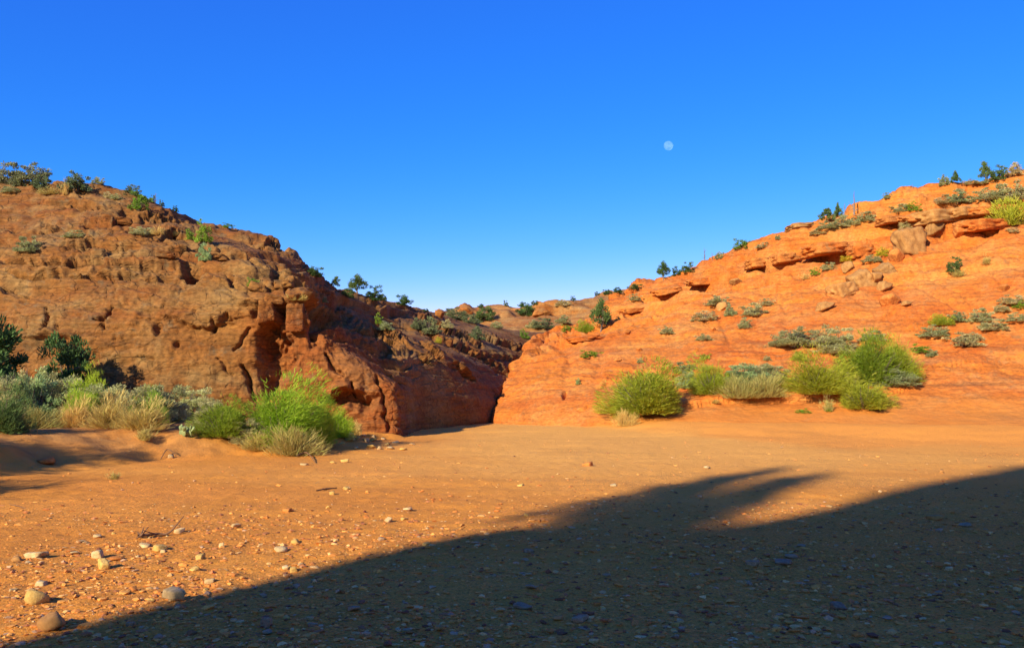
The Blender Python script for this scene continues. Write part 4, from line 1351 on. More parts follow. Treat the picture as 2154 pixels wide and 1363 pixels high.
 ('d', 1694, 588, 22, 12, "straw tuft at the lower end of the boulder ledge"),
 ('j', 2008, 572, 34, 28, "dark round bush alone on the upper bare slope"),
 ('d', 2018, 582, 26, 16, "straw tuft under the dark round bush"),
 ('d', 2075, 556, 20, 14, "straw tuft on the thin ledge past the dark round bush"),
 ('s', 1484, 674, 52, 20, "grey sage trailing below the pale rock"),
 ('s', 1512, 642, 48, 20, "grey sage draped over the pale rock on mid slope"),
 ('s', 1535, 664, 22, 22, "small sage just under the pale rock"),
 ('s', 1584, 664, 50, 24, "round grey sage across the gully from the pale rock"),
 ('s', 1567, 690, 28, 20, "ragged sage below the round gully sage"),
 ('s', 1612, 642, 30, 14, "yellowish tuft above the round gully sage"),
 ('s', 1402, 702, 30, 16, "small grey sage on the lower hillside nearest the gorge side shrubs"),
 ('s', 1480, 716, 34, 14, "dark brown sage on the open slope below the trailing sage"),
 ('g', 1240, 752, 44, 16, "flat green patch on the orange nose of the hill"),
 ('g', 1484, 756, 30, 12, "yellow green cushion above the middle rabbitbrush"),
 ('s', 1442, 782, 42, 22, "olive sage just above the large rabbitbrush"),
 ('s', 1346, 764, 16, 12, "small brown tuft over the top of the large rabbitbrush"),
 ('b', 1216, 808, 14, 12, "tiny bluish tuft on the smooth orange nose"),
 ('s', 1614, 758, 16, 10, "small grey tuft between cushion and pale sage row"),
 ('S', 1668, 728, 92, 42, "wide pale sage, lower end of the pale sage row"),
 ('S', 1752, 742, 92, 54, "greyer twiggy sage, upper end of the pale sage row"),
 ('r', 1680, 758, 26, 16, "small green tuft just below the pale sage row"),
 ('s', 1838, 716, 46, 20, "dark sage behind the largest hillside rabbitbrush"),
 ('g', 1932, 742, 40, 16, "green tuft past the largest hillside rabbitbrush"),
 ('s', 1962, 750, 24, 14, "twiggy brown tuft at the end of the green tuft"),
 ('s', 1966, 708, 52, 22, "grey sage at the lower end of the far shrub line"),
 ('r', 1988, 684, 40, 18, "yellow green bush in the far shrub line above grey sage"),
 ('s', 2014, 676, 32, 20, "grey sage in the far shrub line past the yellow green bush"),
 ('s', 2064, 676, 40, 26, "round green topped sage in the far shrub line"),
 ('s', 2090, 694, 44, 22, "brown sage below the round green topped one"),
 ('s', 2028, 728, 60, 26, "green sage mat under the far shrub line"),
 ('s', 2048, 714, 30, 14, "dark tuft on the upper edge of the green sage mat"),
 ('s', 2106, 656, 28, 14, "small pale sage just below the edge shrubs"),
 ('s', 2128, 640, 44, 18, "grey brown shrub at the picture edge of the far shrub line"),
 ('g', 2146, 650, 32, 16, "yellow green tuft beneath the grey brown edge shrub"),
 ('s', 2138, 676, 38, 16, "low brown sage at the picture edge below the tuft"),
],
G_FOOT: [
 ('R', 1362, 866, 167, 95, "large green rabbitbrush at the mouth of the gorge, nearest the wash"),
 ('R', 1312, 880, 53, 42, "lower green lobe of brush hanging beside the large rabbitbrush"),
 ('D', 1316, 896, 40, 34, "dead straw stems beneath the large rabbitbrush on the sand"),
 ('B', 1448, 815, 52, 36, "pale sage wedged between the large and middle rabbitbrush"),
 ('R', 1495, 828, 84, 60, "middle sized green rabbitbrush beside the long sage strip"),
 ('B', 1560, 806, 90, 40, "silver sage forming the nearer half of the long strip"),
 ('S', 1616, 804, 80, 40, "twiggy grey sage forming the farther half of the long strip"),
 ('D', 1556, 836, 80, 46, "straw grass under the nearer half of the sage strip"),
 ('D', 1612, 834, 80, 48, "tan grass under the farther half of the sage strip"),
 ('R', 1718, 826, 129, 69, "round green rabbitbrush on top of the orange bank"),
 ('R', 1836, 806, 114, 90, "tall nearer lobe of the largest hillside rabbitbrush"),
 ('R', 1880, 800, 91, 77, "far lobe of the largest hillside rabbitbrush"),
 ('S', 1876, 812, 84, 34, "grey twiggy sage under the largest hillside rabbitbrush"),
 ('R', 1816, 858, 101, 53, "green brush spilling down the bank under the largest rabbitbrush"),
 ('S', 1780, 822, 44, 40, "dark sage between the round and the largest rabbitbrush"),
 ('d', 1742, 864, 24, 22, "withered sprig on the bare bank under the round rabbitbrush"),
 ('g', 1690, 868, 30, 8, "flat green mat on the bare orange bank"),
 ('g', 1744, 866, 14, 6, "tiny green mat beside the withered sprig"),
 ('d', 1502, 848, 22, 10, "tiny dry tuft on the sand below the middle rabbitbrush"),
],
}
for grp, rows in PLANTS.items():
    for k, px, py, w, h, lab in rows:
        plant_px(k, px, py, w, h, lab, grp)

for k, px, py, w, h, lab in [
    ('L', 160, 895, 70, 66, "fresh green bush between the bluish and the silvery sagebrush"),
    ('L', 312, 892, 60, 53, "yellow green bush in the middle of the sagebrush band"),
    ('D', 300, 902, 90, 44, "tan grass rising behind the middle of the sagebrush band"),
    ('S', 440, 905, 80, 62, "grey sagebrush squeezed between cactus and dark olive rabbitbrush"),
    ('B', 70, 892, 90, 99, "bluish sagebrush behind the tan tuft near the picture edge"),
    ('D', 540, 945, 70, 34, "low dry grass along the bank edge before the largest green bush"),
    ('S', 520, 930, 80, 46, "dull green shrub at the bank edge left of the straw skirt")]:
    plant_px(k, px, py, w, h, lab, G_BANK)

# the dark junipers at the cliff foot and the brush outside the frame that throws the shadows on the sand
_a = drop(-11.7, 23.9)
plant('H', (_a.x, _a.y, _a.z), 2.3, 2.45, "dark shaded juniper tree against the cliff foot, with its shadow on the wall")
_b = drop(-12.9, 21.6)
plant('H', (_b.x, _b.y, _b.z), 2.6, 3.0, "dark green juniper tree cut by the picture edge above the bank")
for x, y, w, h, lab in [(-12.9, 17.4, 2.4, 1.7, "bush outside the picture beside the edge bush, shading it"),
                        (-11.0, 14.2, 2.8, 1.8, "bush outside the picture shading the sandy hollow of the bank"),
                        (-9.8, 11.4, 2.6, 1.7, "bush outside the picture whose long shadow crosses the sand")]:
    q = drop(x, y)
    plant('R', (q.x, q.y, q.z), w, h, lab)
# tree on the bluff behind the viewer: the finger of shadow on the wash
_u1, _v1 = ground_uv(1640, 990)
_u0, _v0 = ground_uv(1230, 1075)
_tn = math.tan(SUN_EL)
_zt, _zb = (_v1 - V0) * _tn, (_v0 - V0) * _tn
for _du, _top, _w, _lab in [(-5.5, 16.2, 1.5, "taller juniper tree on the bluff behind the viewer, seen by its shadow"),
                            (-4.7, 11.6, 1.9, "low juniper bush under the two trees on the bluff behind the viewer"),
                            (-4.65, 15.4, 1.6, "shorter juniper tree on the bluff behind the viewer, seen by its shadow")]:
    _zb = BLUFF_H - 1.0
    plant('T', uv_pt(_du, V0 - 0.3, _zb), _w, (_top - V0) * _tn - _zb, _lab)

# ------------------------------------------------------------------ stones
def stone_material(name, lo, mid, hi, scale=6.0):
    k = NT(name)
    oi = k.n("ShaderNodeObjectInfo")
    c = k.ramp(k.noise(scale, 6, 0.68), [(0.3, lo), (0.5, mid), (0.72, hi)])
    c = k.mix(1.0, c, k.ramp(oi.outputs["Random"], [(0, (0.8, 0.8, 0.82)), (1, (1.15, 1.12, 1.1))]), 'MULTIPLY')
    c = k.mix(1.0, c, k.ramp(k.noise(scale * 7, 5, 0.7), [(0.3, 0.75), (0.7, 1.2)]), 'MULTIPLY')
    k.color(c)
    k.normal(k.bump(k.noise(scale * 4, 7, 0.7), 0.5, 0.02))
    return k.m


M['pale_stone'] = stone_material("pale_stone", (0.38, 0.22, 0.085), (0.56, 0.36, 0.14), (0.68, 0.47, 0.22), 14)
M['gold_stone'] = stone_material("gold_stone", (0.46, 0.24, 0.05), (0.62, 0.35, 0.08), (0.74, 0.46, 0.13), 12)
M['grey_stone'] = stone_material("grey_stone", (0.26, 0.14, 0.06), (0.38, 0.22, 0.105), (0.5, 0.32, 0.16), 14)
M['red_stone'] = stone_material("red_stone", (0.36, 0.1, 0.02), (0.52, 0.17, 0.03), (0.62, 0.26, 0.06), 12)
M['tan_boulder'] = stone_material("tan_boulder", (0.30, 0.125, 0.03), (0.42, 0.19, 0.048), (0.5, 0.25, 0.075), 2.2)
M['orange_block'] = stone_material("orange_block", (0.26, 0.075, 0.015), (0.34, 0.12, 0.022), (0.4, 0.16, 0.035), 2.2)


def _ico(n):
    import bmesh
    bm = bmesh.new()
    bmesh.ops.create_icosphere(bm, subdivisions=n, radius=1.0)
    V = np.array([v.co[:] for v in bm.verts]); T = np.array([[v.index for v in f.verts] for f in bm.faces])
    bm.free()
    return V, T


ICO3, ICO2, ICO1 = _ico(4), _ico(3), _ico(1)


def rock_mesh(name, seed, box=False, fine=True, nplanes=14, rough=0.05, worn=0.05):
    """angular stone: a ball cut by random planes, edges worn, inside a 1 x 1 x 1 box"""
    rng = np.random.RandomState(seed)
    V, T = ICO3 if fine else ICO2
    V = V.copy()
    pl = rng.normal(size=(nplanes, 3)); pl /= np.linalg.norm(pl, axis=1, keepdims=True)
    dd = rng.uniform(0.42, 0.9, nplanes)
    if box:
        ax = np.vstack([np.eye(3), -np.eye(3)]) + rng.normal(size=(6, 3)) * 0.2
        ax /= np.linalg.norm(ax, axis=1, keepdims=True)
        pl = np.vstack([pl[:5], ax]); dd = np.concatenate([rng.uniform(0.85, 1.05, 5), np.full(6, 0.62)])
    r = np.full(len(V), 1.2)
    for n, d in zip(pl, dd):
        c = V @ n
        rr = np.where(c > 0.05, d / np.maximum(c, 0.05), 9)
        hk = np.clip(0.5 + 0.5 * (rr - r) / worn, 0, 1)          # smooth minimum keeps edges worn
        r = rr * (1 - hk) + r * hk - worn * hk * (1 - hk)
    r += rough * fbm(V * 2.2 + seed, 4)
    V = V * r[:, None]
    V -= (V.max(0) + V.min(0)) / 2
    V /= (V.max(0) - V.min(0))
    V[:, 2] += 0.5
    return mesh_np(name, V, None, T)


SKIT = {'loose': [rock_mesh("stone", s, s % 3 == 0, False, 7, 0.07, 0.015) for s in range(101, 109)],
        'boulder': [rock_mesh("boulder", s, False, True, 12, 0.07) for s in range(111, 115)],
        'slab': [rock_mesh("slab", s, True, True, 9, 0.12, 0.1) for s in range(121, 125)]}
_sm = {}
_sc = [0]


def stone(px, py, wp, hp, mat, label=None, kind='loose', name='stone', cat='stone', group=None, yaw=None, sink=0.22, depth=0.8, parent=None, tilt=0.1, roll=0.0):
    _sc[0] += 1
    rng = random.Random(_sc[0] * 31)
    loc, nrm, dist = hit(px, py)
    k = dist / F
    i = rng.randrange(len(SKIT[kind]))
    if (kind, i, mat) not in _sm:
        me = SKIT[kind][i].copy()
        me.materials.append(M[mat])
        _sm[(kind, i, mat)] = me
    o = bpy.data.objects.new(name, _sm[(kind, i, mat)])
    COL.objects.link(o)
    w, h = wp * k, hp * k
    if kind == 'loose': w, h = w * 0.78, h * 0.78
    hh = h / (1 - sink)
    o.location = (loc.x, loc.y, loc.z - hh * sink)
    if kind == 'loose':
        o.rotation_euler = (rng.uniform(-tilt, tilt), rng.uniform(-tilt, tilt), rng.uniform(0, 6.28) if yaw is None else yaw)
        o.scale = (w, w * rng.uniform(0.75, 1.0), hh)
    else:
        o.rotation_euler = (rng.uniform(-tilt, tilt), roll, (rng.uniform(-0.3, 0.3) if yaw is None else yaw))
        o.scale = (w, w * depth, hh)
    if parent is not None:
        o.parent = parent
    tag(o, label, cat if parent is None else None, group)
    return o


G_ST = "larger stones lying on the wash"
for px, py, w, h, mat, lab in [
    (76, 1268, 54, 32, 'gold_stone', "big golden angular stone with a long dark shadow, nearest the picture edge"),
    (108, 1322, 70, 36, 'tan_boulder', "brown half buried rock just inside the edge of the shadow"),
    (219, 1196, 28, 26, 'gold_stone', "round upright yellow stone casting a short dark shadow"),
    (208, 1172, 32, 18, 'pale_stone', "pale stone touching the round upright yellow stone from behind"),
    (333, 1158, 42, 15, 'gold_stone', "long low yellow stone just below the forked branch"),
    (305, 1150, 28, 9, 'pale_stone', "flat pale chip beside the long low yellow stone"),
    (422, 1176, 24, 14, 'gold_stone', "small golden stone alone midway between branch and flat white stone"),
    (591, 1160, 36, 15, 'pale_stone', "flat white angular stone beyond the gravel patch"),
    (622, 1142, 24, 11, 'gold_stone', "golden pebble just behind the flat white angular stone"),
    (600, 1196, 20, 8, 'pale_stone', "flat pale chip by the shadow edge, first of two"),
    (618, 1202, 20, 13, 'gold_stone', "rounded stone by the shadow edge, beside the flat chip"),
    (364, 1258, 56, 26, 'pale_stone', "broad pale peaked stone at the edge of the shadow"),
    (280, 1243, 22, 12, 'red_stone', "reddish stone uphill of the broad peaked one"),
    (377, 1120, 24, 12, 'pale_stone', "pale stone under the raised tip of the forked branch"),
    (496, 1108, 28, 9, 'pale_stone', "wide pale flake beyond the forked branch"),
    (466, 1150, 16, 11, 'pale_stone', "small pale stone with a shadow, between branch and white stone"),
    (303, 1177, 14, 9, 'tan_boulder', "small brown stone below the long low yellow stone"),
    (36, 1180, 26, 12, 'tan_boulder', "tan flat stone at the picture edge above the golden stone"),
    (78, 1170, 46, 12, 'pale_stone', "scattered wide flake of stone near the picture edge"),
    (158, 1164, 22, 7, 'pale_stone', "thin pale flake between the wide flake and the yellow stone"),
    (205, 1129, 20, 7, 'pale_stone', "small white chip where gravel meets smooth sand"),
    (170, 1140, 24, 6, 'pale_stone', "thin white flake beside the small white chip"),
    (246, 1176, 34, 8, 'red_stone', "flat pinkish flake right of the round yellow stone"),
    (85, 1232, 30, 12, 'pale_stone', "greenish pale stone just behind the big golden stone"),
    (410, 1200, 24, 10, 'gold_stone', "slanted golden flake on the gravel before the shadow"),
    (441, 1224, 26, 10, 'pale_stone', "pinkish white flake closest to the shadow edge in the gravel"),
    (604, 1076, 22, 9, 'red_stone', "orange red stone with a shadow on the smooth sand"),
    (690, 1069, 14, 7, 'gold_stone', "little golden stone on the smooth sand past the red one"),
    (728, 1029, 18, 8, 'gold_stone', "golden stone at the end of the buried stick"),
    (698, 1040, 18, 9, 'gold_stone', "flat golden stone in front of the buried stick"),
    (858, 1073, 32, 8, 'pale_stone', "long flat pale stone on the middle of the sunny sand"),
    (815, 1097, 22, 13, 'pale_stone', "pale cubic stone just before the long flat stone"),
    (850, 1093, 20, 7, 'gold_stone', "flat golden chip beside the pale cubic stone"),
    (803, 1136, 20, 9, 'grey_stone', "white stone in the gravel near the shadow, sunlit"),
    (898, 1147, 22, 9, 'gold_stone', "hollowed golden stone close to the shadow edge"),
    (1004, 1149, 18, 7, 'pale_stone', "pale chip right on the shadow edge"),
    (1106, 1085, 14, 8, 'gold_stone', "bright little stone beside the start of the shadow finger"),
    (1236, 980, 26, 12, 'red_stone', "orange stone alone on the middle of the wash floor"),
    (1487, 985, 20, 7, 'pale_stone', "flat pale stone above the tip of the shadow finger"),
    (1290, 1022, 20, 6, 'pale_stone', "flat pale flake above the shadow finger"),
    (1980, 994, 14, 9, 'tan_boulder', "dark stone near the shadow by the picture edge"),
    (1095, 1022, 18, 6, 'gold_stone', "thin golden flake on smooth sand midway across"),
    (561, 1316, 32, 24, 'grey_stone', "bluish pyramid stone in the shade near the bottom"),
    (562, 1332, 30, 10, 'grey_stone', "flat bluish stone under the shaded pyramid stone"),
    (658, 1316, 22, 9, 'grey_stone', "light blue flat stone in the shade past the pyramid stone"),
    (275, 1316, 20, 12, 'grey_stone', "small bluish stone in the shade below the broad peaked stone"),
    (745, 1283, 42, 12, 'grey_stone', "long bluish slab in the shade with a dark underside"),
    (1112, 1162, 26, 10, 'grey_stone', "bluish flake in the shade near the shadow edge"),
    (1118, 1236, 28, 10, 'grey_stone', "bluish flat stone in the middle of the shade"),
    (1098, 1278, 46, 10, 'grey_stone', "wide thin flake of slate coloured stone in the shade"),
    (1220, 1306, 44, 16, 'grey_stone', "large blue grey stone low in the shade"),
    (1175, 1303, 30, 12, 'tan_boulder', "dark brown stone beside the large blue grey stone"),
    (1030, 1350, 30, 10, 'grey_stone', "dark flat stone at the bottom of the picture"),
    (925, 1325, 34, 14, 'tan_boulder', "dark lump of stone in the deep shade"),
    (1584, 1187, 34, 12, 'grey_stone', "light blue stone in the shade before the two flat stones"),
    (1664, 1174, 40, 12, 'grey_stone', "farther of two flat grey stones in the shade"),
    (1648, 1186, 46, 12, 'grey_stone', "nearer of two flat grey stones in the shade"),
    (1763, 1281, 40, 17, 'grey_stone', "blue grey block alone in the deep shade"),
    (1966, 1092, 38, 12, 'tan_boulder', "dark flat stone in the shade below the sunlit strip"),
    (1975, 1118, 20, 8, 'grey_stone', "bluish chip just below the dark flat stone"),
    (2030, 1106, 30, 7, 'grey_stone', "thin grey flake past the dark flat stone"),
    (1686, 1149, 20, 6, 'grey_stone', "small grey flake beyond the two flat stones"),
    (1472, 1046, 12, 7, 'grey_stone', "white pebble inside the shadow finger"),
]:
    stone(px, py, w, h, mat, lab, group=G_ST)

G_PALE = "pale stones heaped at the cliff corner"
for px, py, w, h, mat, lab in [
    (784, 928, 18, 10, 'gold_stone', "tallest yellow stone of the heap at the cliff corner"),
    (769, 928, 18, 9, 'pale_stone', "pale stone touching the tallest yellow one of the corner heap"),
    (753, 923, 12, 7, 'gold_stone', "upper stone of the corner heap, nearest the bank"),
    (765, 917, 12, 5, 'pale_stone', "white chip at the back of the corner heap by the cliff"),
    (786, 920, 10, 6, 'pale_stone', "small white stone behind the tallest yellow one"),
    (782, 942, 24, 10, 'gold_stone', "wide golden stone at the front of the corner heap"),
    (798, 945, 12, 9, 'pale_stone', "round stone beside the wide golden front stone"),
    (750, 944, 14, 7, 'pale_stone', "white stones' near end in the bush shadow"),
    (720, 936, 16, 8, 'gold_stone', "yellow stone in the shade under the green bush"),
    (684, 934, 30, 6, 'pale_stone', "flat pale stone lying at the bush's foot"),
    (815, 935, 18, 5, 'gold_stone', "flat golden stone toward the open sand"),
    (832, 931, 22, 4, 'pale_stone', "thin pale flake farthest out from the corner heap"),
    (820, 944, 22, 7, 'pale_stone', "low pale stone in front of the flat golden one"),
    (848, 946, 22, 6, 'gold_stone', "low golden stone nearest the open wash"),
    (868, 935, 16, 4, 'pale_stone', "small flake at the tip of the thin shadow"),
    (806, 924, 16, 4, 'pale_stone', "flat chip against the shaded cliff corner"),
    (640, 978, 20, 5, 'pale_stone', "white flake on the sand below the straw skirt"),
    (700, 974, 16, 6, 'gold_stone', "golden stone on the sand in front of the bush shadow"),
    (726, 971, 24, 7, 'gold_stone', "wider golden stone in front of the bush shadow"),
    (360, 963, 20, 9, 'pale_stone', "white stone at the foot of the bank below the cactus"),
    (95, 975, 44, 16, 'red_stone', "sunlit orange rock on the shaded bank near the picture edge"),
    (155, 832, 26, 18, 'gold_stone', "golden boulder among the bushes by the dark juniper"),
]:
    stone(px, py, w, h, mat, lab, group=G_PALE)

G_BO = "boulders on the orange hillside"
for px, py, w, h, mat, lab, kind, roll in [
    (1916, 528, 64, 46, 'tan_boulder', "biggest tan boulder, squarish, on the upper orange slope", 'slab', -0.12),
    (1972, 490, 40, 24, 'tan_boulder', "rounded brown boulder below the grey slab ledge", 'boulder', -0.2),
    (2018, 494, 30, 14, 'red_stone', "low orange boulder past the rounded brown one", 'boulder', 0),
    (1778, 618, 54, 24, 'tan_boulder', "long squared grey block, lower of the tumbled pair", 'slab', -0.25),
    (1822, 600, 50, 30, 'tan_boulder', "tilted grey block, upper of the tumbled pair", 'slab', -0.45),
    (1788, 566, 28, 16, 'tan_boulder', "small pale angular block under the second yellow bush", 'boulder', -0.3),
    (1868, 576, 40, 20, 'tan_boulder', "brown leaning slab below the biggest tan boulder", 'slab', -0.5),
    (1893, 548, 30, 26, 'red_stone', "brown wedge of rock touching the biggest boulder's foot", 'boulder', -0.4),
    (1846, 590, 30, 18, 'tan_boulder', "small block between tilted block and leaning slab", 'boulder', -0.2),
    (1864, 610, 34, 18, 'tan_boulder', "brown stone beneath the leaning slab", 'boulder', -0.1),
    (1740, 650, 42, 16, 'tan_boulder', "lone brown stone on the slope below the tumbled pair", 'boulder', -0.2),
    (1908, 642, 22, 9, 'tan_boulder', "small flat stone in the middle of the bare slope", 'boulder', 0),
    (1878, 640, 40, 22, 'red_stone', "red brown hump of rock beside the small flat stone", 'boulder', -0.2),
    (1550, 596, 26, 10, 'tan_boulder', "little pale stone under the middle crest ledge", 'boulder', -0.1),
    (1522, 648, 26, 13, 'tan_boulder', "pale cream rock among sage on mid slope", 'boulder', -0.3),
    (1320, 702, 16, 9, 'red_stone', "small stone under the first crest ledge", 'boulder', 0),
    (1500, 696, 14, 8, 'red_stone', "small red stone between the trailing sage and brown sage", 'boulder', 0),
    (1345, 738, 14, 7, 'red_stone', "small red stone on the smooth lower hillside", 'boulder', 0),
    (1434, 862, 9, 6, 'grey_stone', "tiny white stone on the sand by the large rabbitbrush", 'boulder', 0),
    (2115, 610, 24, 10, 'red_stone', "low red stone on the bare slope toward the picture edge", 'boulder', 0),
    (1300, 760, 18, 7, 'red_stone', "thin red stone up from the large rabbitbrush", 'boulder', 0),
]:
    stone(px, py, w, h, mat, lab, kind, 'boulder', 'boulder', G_BO, sink=0.28, roll=roll, yaw=0.3)

# ledge slabs and blocks that belong to the rock masses
for px, py, w, h, mat, roll in [(1975, 460, 84, 28, 'tan_boulder', -0.12), (2030, 450, 56, 20, 'tan_boulder', -0.08), (2078, 448, 66, 18, 'right_rock', -0.05),
                                (1925, 462, 60, 18, 'red_stone', -0.15), (1878, 466, 54, 16, 'red_stone', -0.1), (2070, 476, 76, 24, 'right_rock', -0.1),
                                (1748, 528, 96, 26, 'right_rock', -0.1), (1818, 532, 56, 26, 'right_rock', -0.15), (1600, 556, 52, 22, 'right_rock', -0.1),
                                (1655, 546, 56, 22, 'right_rock', -0.12), (1480, 594, 64, 18, 'right_rock', -0.15), (1405, 612, 54, 14, 'right_rock', -0.25),
                                (1336, 654, 52, 12, 'right_rock', -0.12), (1235, 712, 80, 12, 'right_rock', -0.12), (1690, 478, 60, 12, 'tan_boulder', -0.12),
                                (1820, 458, 36, 18, 'red_stone', -0.15)]:
    stone(px, py, w * 1.25, h * 0.56, mat, None, 'slab', 'ledge_slab', parent=hill, sink=0.45, roll=roll, yaw=0.35, depth=0.7, tilt=0.06)
for px, py, w, h, mat, roll, yaw in [(622, 678, 42, 40, 'left_rock', 0.02, 0.25), (616, 694, 46, 18, 'left_rock', -0.1, 0.2), (575, 634, 40, 14, 'left_rock', 0.1, 0.2),
                                     (545, 612, 46, 14, 'left_rock', 0.3, 0.1), (488, 596, 34, 16, 'left_rock', 0.4, 0.1),
                                     (600, 604, 44, 14, 'left_rock', -0.05, 0.2), (562, 668, 40, 34, 'left_rock', 0.05, 0.2), (460, 548, 60, 12, 'left_rock', 0.04, 0.1),
                                     (250, 470, 60, 12, 'left_rock', 0.1, 0.1), (350, 540, 40, 10, 'left_rock', 0.05, 0.1)]:
    stone(px, py, w, h, mat, None, 'slab', 'block', parent=cliff, sink=0.35, roll=roll, yaw=yaw, depth=0.9, tilt=0.05)
for px, py, w, h, roll in [(925, 668, 22, 16, 0), (980, 660, 30, 14, 0.1), (1132, 664, 26, 11, 0.05), (1150, 662, 20, 9, 0)]:
    stone(px, py, w, h, 'orange_block', None, 'boulder', 'outcrop', parent=far_hill, sink=0.3, roll=roll, yaw=0.2)

# small stones nobody could tell apart, and the gravel between them
rs = np.random.RandomState(5)


def gravel_density(x, y):
    p = np.stack([x, y, x * 0], -1)
    n = fbm(p * [0.3, 0.9, 1] + 50, 3)
    near = sstep(15, 7.5, y - 0.22 * x)
    near = near * (1 - 0.8 * sstep(10.5, 13, y) * sstep(1, -3, x))
    d = 0.06 + 0.94 * near * sstep(-0.45, 0.35, n + 0.35) + 0.22 * sstep(0.1, 0.5, n) * sstep(26, 12, y)
    return d * np.where(terrace_dist(x, y) > -0.2, 0.3, 1.0)


n_small = 0
small_mats = ['pale_stone', 'gold_stone', 'red_stone', 'pale_stone']
while n_small < 200:
    px, py = rs.uniform(20, 2140), rs.uniform(1010, 1350)
    d = CAMZ * F / (py - HOR)
    x = (px - CX) / F * d
    if rs.rand() > gravel_density(np.array([x]), np.array([d]))[0]:
        continue
    sz = 0.028 + 0.035 * rs.rand() ** 2
    wp = sz / d * F
    stone(px, py, wp * rs.uniform(0.9, 1.3), wp * rs.uniform(0.25, 0.6), small_mats[rs.randint(4)],
          "small stone lying loose in the gravel of the wash, one of many alike", group="small loose stones in the gravel", sink=0.42)
    n_small += 1


def gravel():
    k = NT("gravel_mix")
    a = k.attr("Col")
    c = k.mix(1.0, a, k.ramp(k.noise(90, 4, 0.7), [(0.3, 0.75), (0.7, 1.2)]), 'MULTIPLY')
    k.color(c)
    pal = np.array([(0.68, 0.28, 0.055), (0.64, 0.21, 0.038), (0.7, 0.37, 0.11), (0.44, 0.15, 0.045), (0.5, 0.27, 0.12), (0.26, 0.085, 0.032), (0.74, 0.43, 0.15)])
    pw = np.array([.34, .27, .09, .15, .06, .07, .02])
    VV, TT, CC, off = [], [], [], 0
    for (V0_, T0_), cnt, lo, hi, ylo, yhi in ((ICO1, 11000, 0.012, 0.034, 3.6, 24), ((np.array([[1,0,0],[-1,0,0],[0,1,0],[0,-1,0],[0,0,1],[0,0,-1]], float),
                                  np.array([[0,2,4],[2,1,4],[1,3,4],[3,0,4],[2,0,5],[1,2,5],[3,1,5],[0,3,5]])), 26000, 0.006, 0.016, 3.6, 15)):
        y = ylo * (yhi / ylo) ** rs.rand(cnt * 3)
        x = rs.uniform(-0.62, 0.62, cnt * 3) * y
        keep = rs.rand(cnt * 3) < gravel_density(x, y)
        x, y = x[keep][:cnt], y[keep][:cnt]
        n = len(x)
        z = ground_z(x, y)
        s = lo + (hi - lo) * rs.rand(n) ** 2.5
        nv = len(V0_)
        V = V0_[None] * (1 + 0.28 * rs.normal(size=(n, nv, 1)).clip(-1.6, 1.6))
        V = V * s[:, None, None] * np.stack([rs.uniform(0.8, 1.6, n), rs.uniform(0.6, 1.1, n), rs.uniform(0.25, 0.6, n)], -1)[:, None, :]
        a = rs.uniform(0, 6.28, n)
        ca, sa = np.cos(a)[:, None], np.sin(a)[:, None]
        X = V[..., 0] * ca - V[..., 1] * sa; Y = V[..., 0] * sa + V[..., 1] * ca
        V = np.stack([X + x[:, None], Y + y[:, None], V[..., 2] + (z + s * 0.12)[:, None]], -1)
        VV.append(V.reshape(-1, 3))
        TT.append((np.arange(n)[:, None, None] * nv + T0_[None] + off).reshape(-1, 3))
        c = pal[rs.choice(7, n, p=pw)] * rs.uniform(0.75, 1.2, (n, 1))
        CC.append(np.repeat(c[:, None], nv, 1).reshape(-1, 3))
        off += n * nv
    me = mesh_np("gravel", np.concatenate(VV), None, np.concatenate(TT), np.concatenate(CC), smooth=False)
    return obj("gravel", me, k.m, kind="stuff", label="fine mixed gravel strewn over the wash floor", cat="gravel")


gravel()


def litter():
    """dead twigs and straw lying about on the bank and, thinly, on the sand"""
    x, y = rs.uniform(-13, 14, 60000), rs.uniform(7, 27, 60000)
    td = terrace_dist(x, y)
    dens = np.where(td > -0.5, 0.5 * sstep(-0.5, 0.6, td) * sstep(-0.4, 0.3, fbm(np.stack([x, y, x * 0], -1) * 0.8 + 12, 2)), 0.010)
    k_ = rs.rand(60000) < dens
    x, y = x[k_][:4500], y[k_][:4500]
    n = len(x)
    z = ground_z(x, y) + 0.008
    a = rs.uniform(0, 6.28, n); L = rs.uniform(0.03, 0.16, n)
    d = np.stack([np.cos(a) * L, np.sin(a) * L, rs.uniform(-0.1, 0.35, n) * L], -1)
    c0 = np.stack([x, y, z], -1)
    p0, p2 = c0 - d * 0.3, c0 + d * 0.7
    p1 = (p0 + p2) / 2 + rs.normal(size=(n, 3)) * 0.006
    sd = np.cross(d, [0, 0, 1.0]) + rs.normal(size=(n, 3)) * 0.01; sd /= np.linalg.norm(sd, axis=1, keepdims=True)
    col = np.stack([rs.rand(n), rs.rand(n), rs.rand(n) * 0.3], -1)
    V, Q, T, C = strips(p0, p1, p2, rs.uniform(0.002, 0.006, n), sd, col)
    m = leaf_material("plant_litter", (0.16, 0.085, 0.03), (0.5, 0.34, 0.14), 0.0)
    return obj("litter", mesh_np("litter", V, Q, T, C, smooth=False), m, kind="stuff", label="dead twigs and straw littering the bank", cat="litter")


litter()


# ------------------------------------------------------------------ driftwood
def wood_piece(name, pts, rad, label, extra=()):
    pts = np.array(pts, float)
    t = np.linspace(0, len(pts) - 1, len(pts) * 4)
    P = catmull(pts, t); R = np.interp(t, np.arange(len(rad)), rad)
    P += 0.004 * np.stack([fbm(P * 20, 2), fbm(P * 20 + 9, 2), fbm(P * 20 + 31, 2)], -1)
    R = R * (1 + 0.2 * fbm(P * 30 + 4, 2))
    V, Q = tubes([(P, R)] + [(np.array(p, float), r) for p, r in extra], 7)
    return obj(name, mesh_np(name, V, Q), M['driftwood'], label=label, cat="branch")


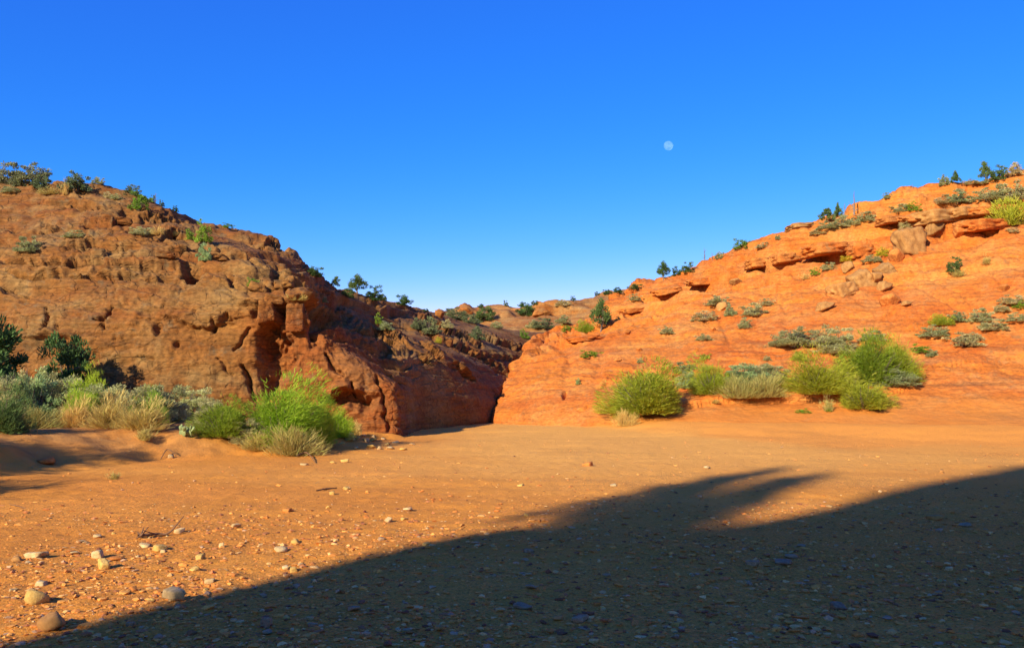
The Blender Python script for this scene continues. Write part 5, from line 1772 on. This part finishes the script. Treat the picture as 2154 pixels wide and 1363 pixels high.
M['driftwood'] = plain_material("driftwood", (0.10, 0.045, 0.02), (0.26, 0.13, 0.06), 22, stretch=(1, 1, 1))
g = lambda px, py, up=0.0: (lambda q: (q.x, q.y, q.z + up))(hit(px, py)[0])
_A, _B, _C = g(290, 1133, .03), g(325, 1130, .035), g(355, 1127, .03)
_T = (g(362, 1126, 0)[0] + 0.11, g(362, 1126, 0)[1] + 0.03, 0.21)
_k = [(_A[0] + dx, _A[1] + dy, _A[2] + dz) for dx, dy, dz in [(0.03, 0, 0), (-0.03, 0.05, 0.03), (0.0, -0.05, -0.02), (0.03, 0.06, 0.07), (0.07, -0.04, 0.06)]]
wood_piece("driftwood_branch", [_A, _B, _C, _T], [0.016, 0.014, 0.011, 0.004],
           "forked brown driftwood branch with one end raised off the gravel",
           [([_k[0], _k[1]], [0.012, 0.003]), ([_k[0], _k[2]], [0.012, 0.003]), ([_k[0], _k[3]], [0.012, 0.004]), ([_B, _k[4]], [0.009, 0.003]),
            ([_k[0], (_A[0] + .1, _A[1] + .02, _A[2] + .09)], [0.011, 0.003])])
wood_piece("driftwood_stick", [g(666, 1033, .01), g(685, 1030, .015), g(708, 1026, .0)], [0.01, 0.012, 0.006], "thin dark stick half buried in smooth sand by golden stones")
wood_piece("driftwood_stick", [g(622, 962, .03), g(645, 960, .08), g(664, 974, .01)], [0.01, 0.014, 0.006], "curved dead stick at the foot of the straw grass skirt")
wood_piece("driftwood_stick", [g(20, 1062, .01), g(38, 1066, .012), g(55, 1069, .0)], [0.005, 0.006, 0.004], "short pale stick on smooth sand near the picture edge")
wood_piece("driftwood_stick", [g(338, 968, .02), g(352, 955, .10), g(372, 962, .03)], [0.008, 0.010, 0.004], "tangled dead stick under the cactus bank")

# ------------------------------------------------------------------ moon
k = NT("moon_dust")
mare = k.ramp(k.noise(0.016, 4, 0.6), [(0.42, (0.035, 0.04, 0.05)), (0.6, (0.085, 0.095, 0.11))])
df = k.n("ShaderNodeBsdfDiffuse"); k.l(mare, df.inputs["Color"])
tp = k.n("ShaderNodeBsdfTransparent")
ad = k.n("ShaderNodeAddShader")           # daylight air lies in front of the moon: the sky's blue adds to it
k.l(df.outputs[0], ad.inputs[0]); k.l(tp.outputs[0], ad.inputs[1])
k.l(ad.outputs[0], k.t.nodes["Material Output"].inputs["Surface"])
MD = 9000.0
mV, mT = ICO3
mr = 9.6 / F * MD
_m = obj("moon", mesh_np("moon", mV * mr, None, mT), k.m, label="pale daytime moon, almost full, in the blue sky", cat="moon")
_m.location = CAM + ray(1406, 307) * MD
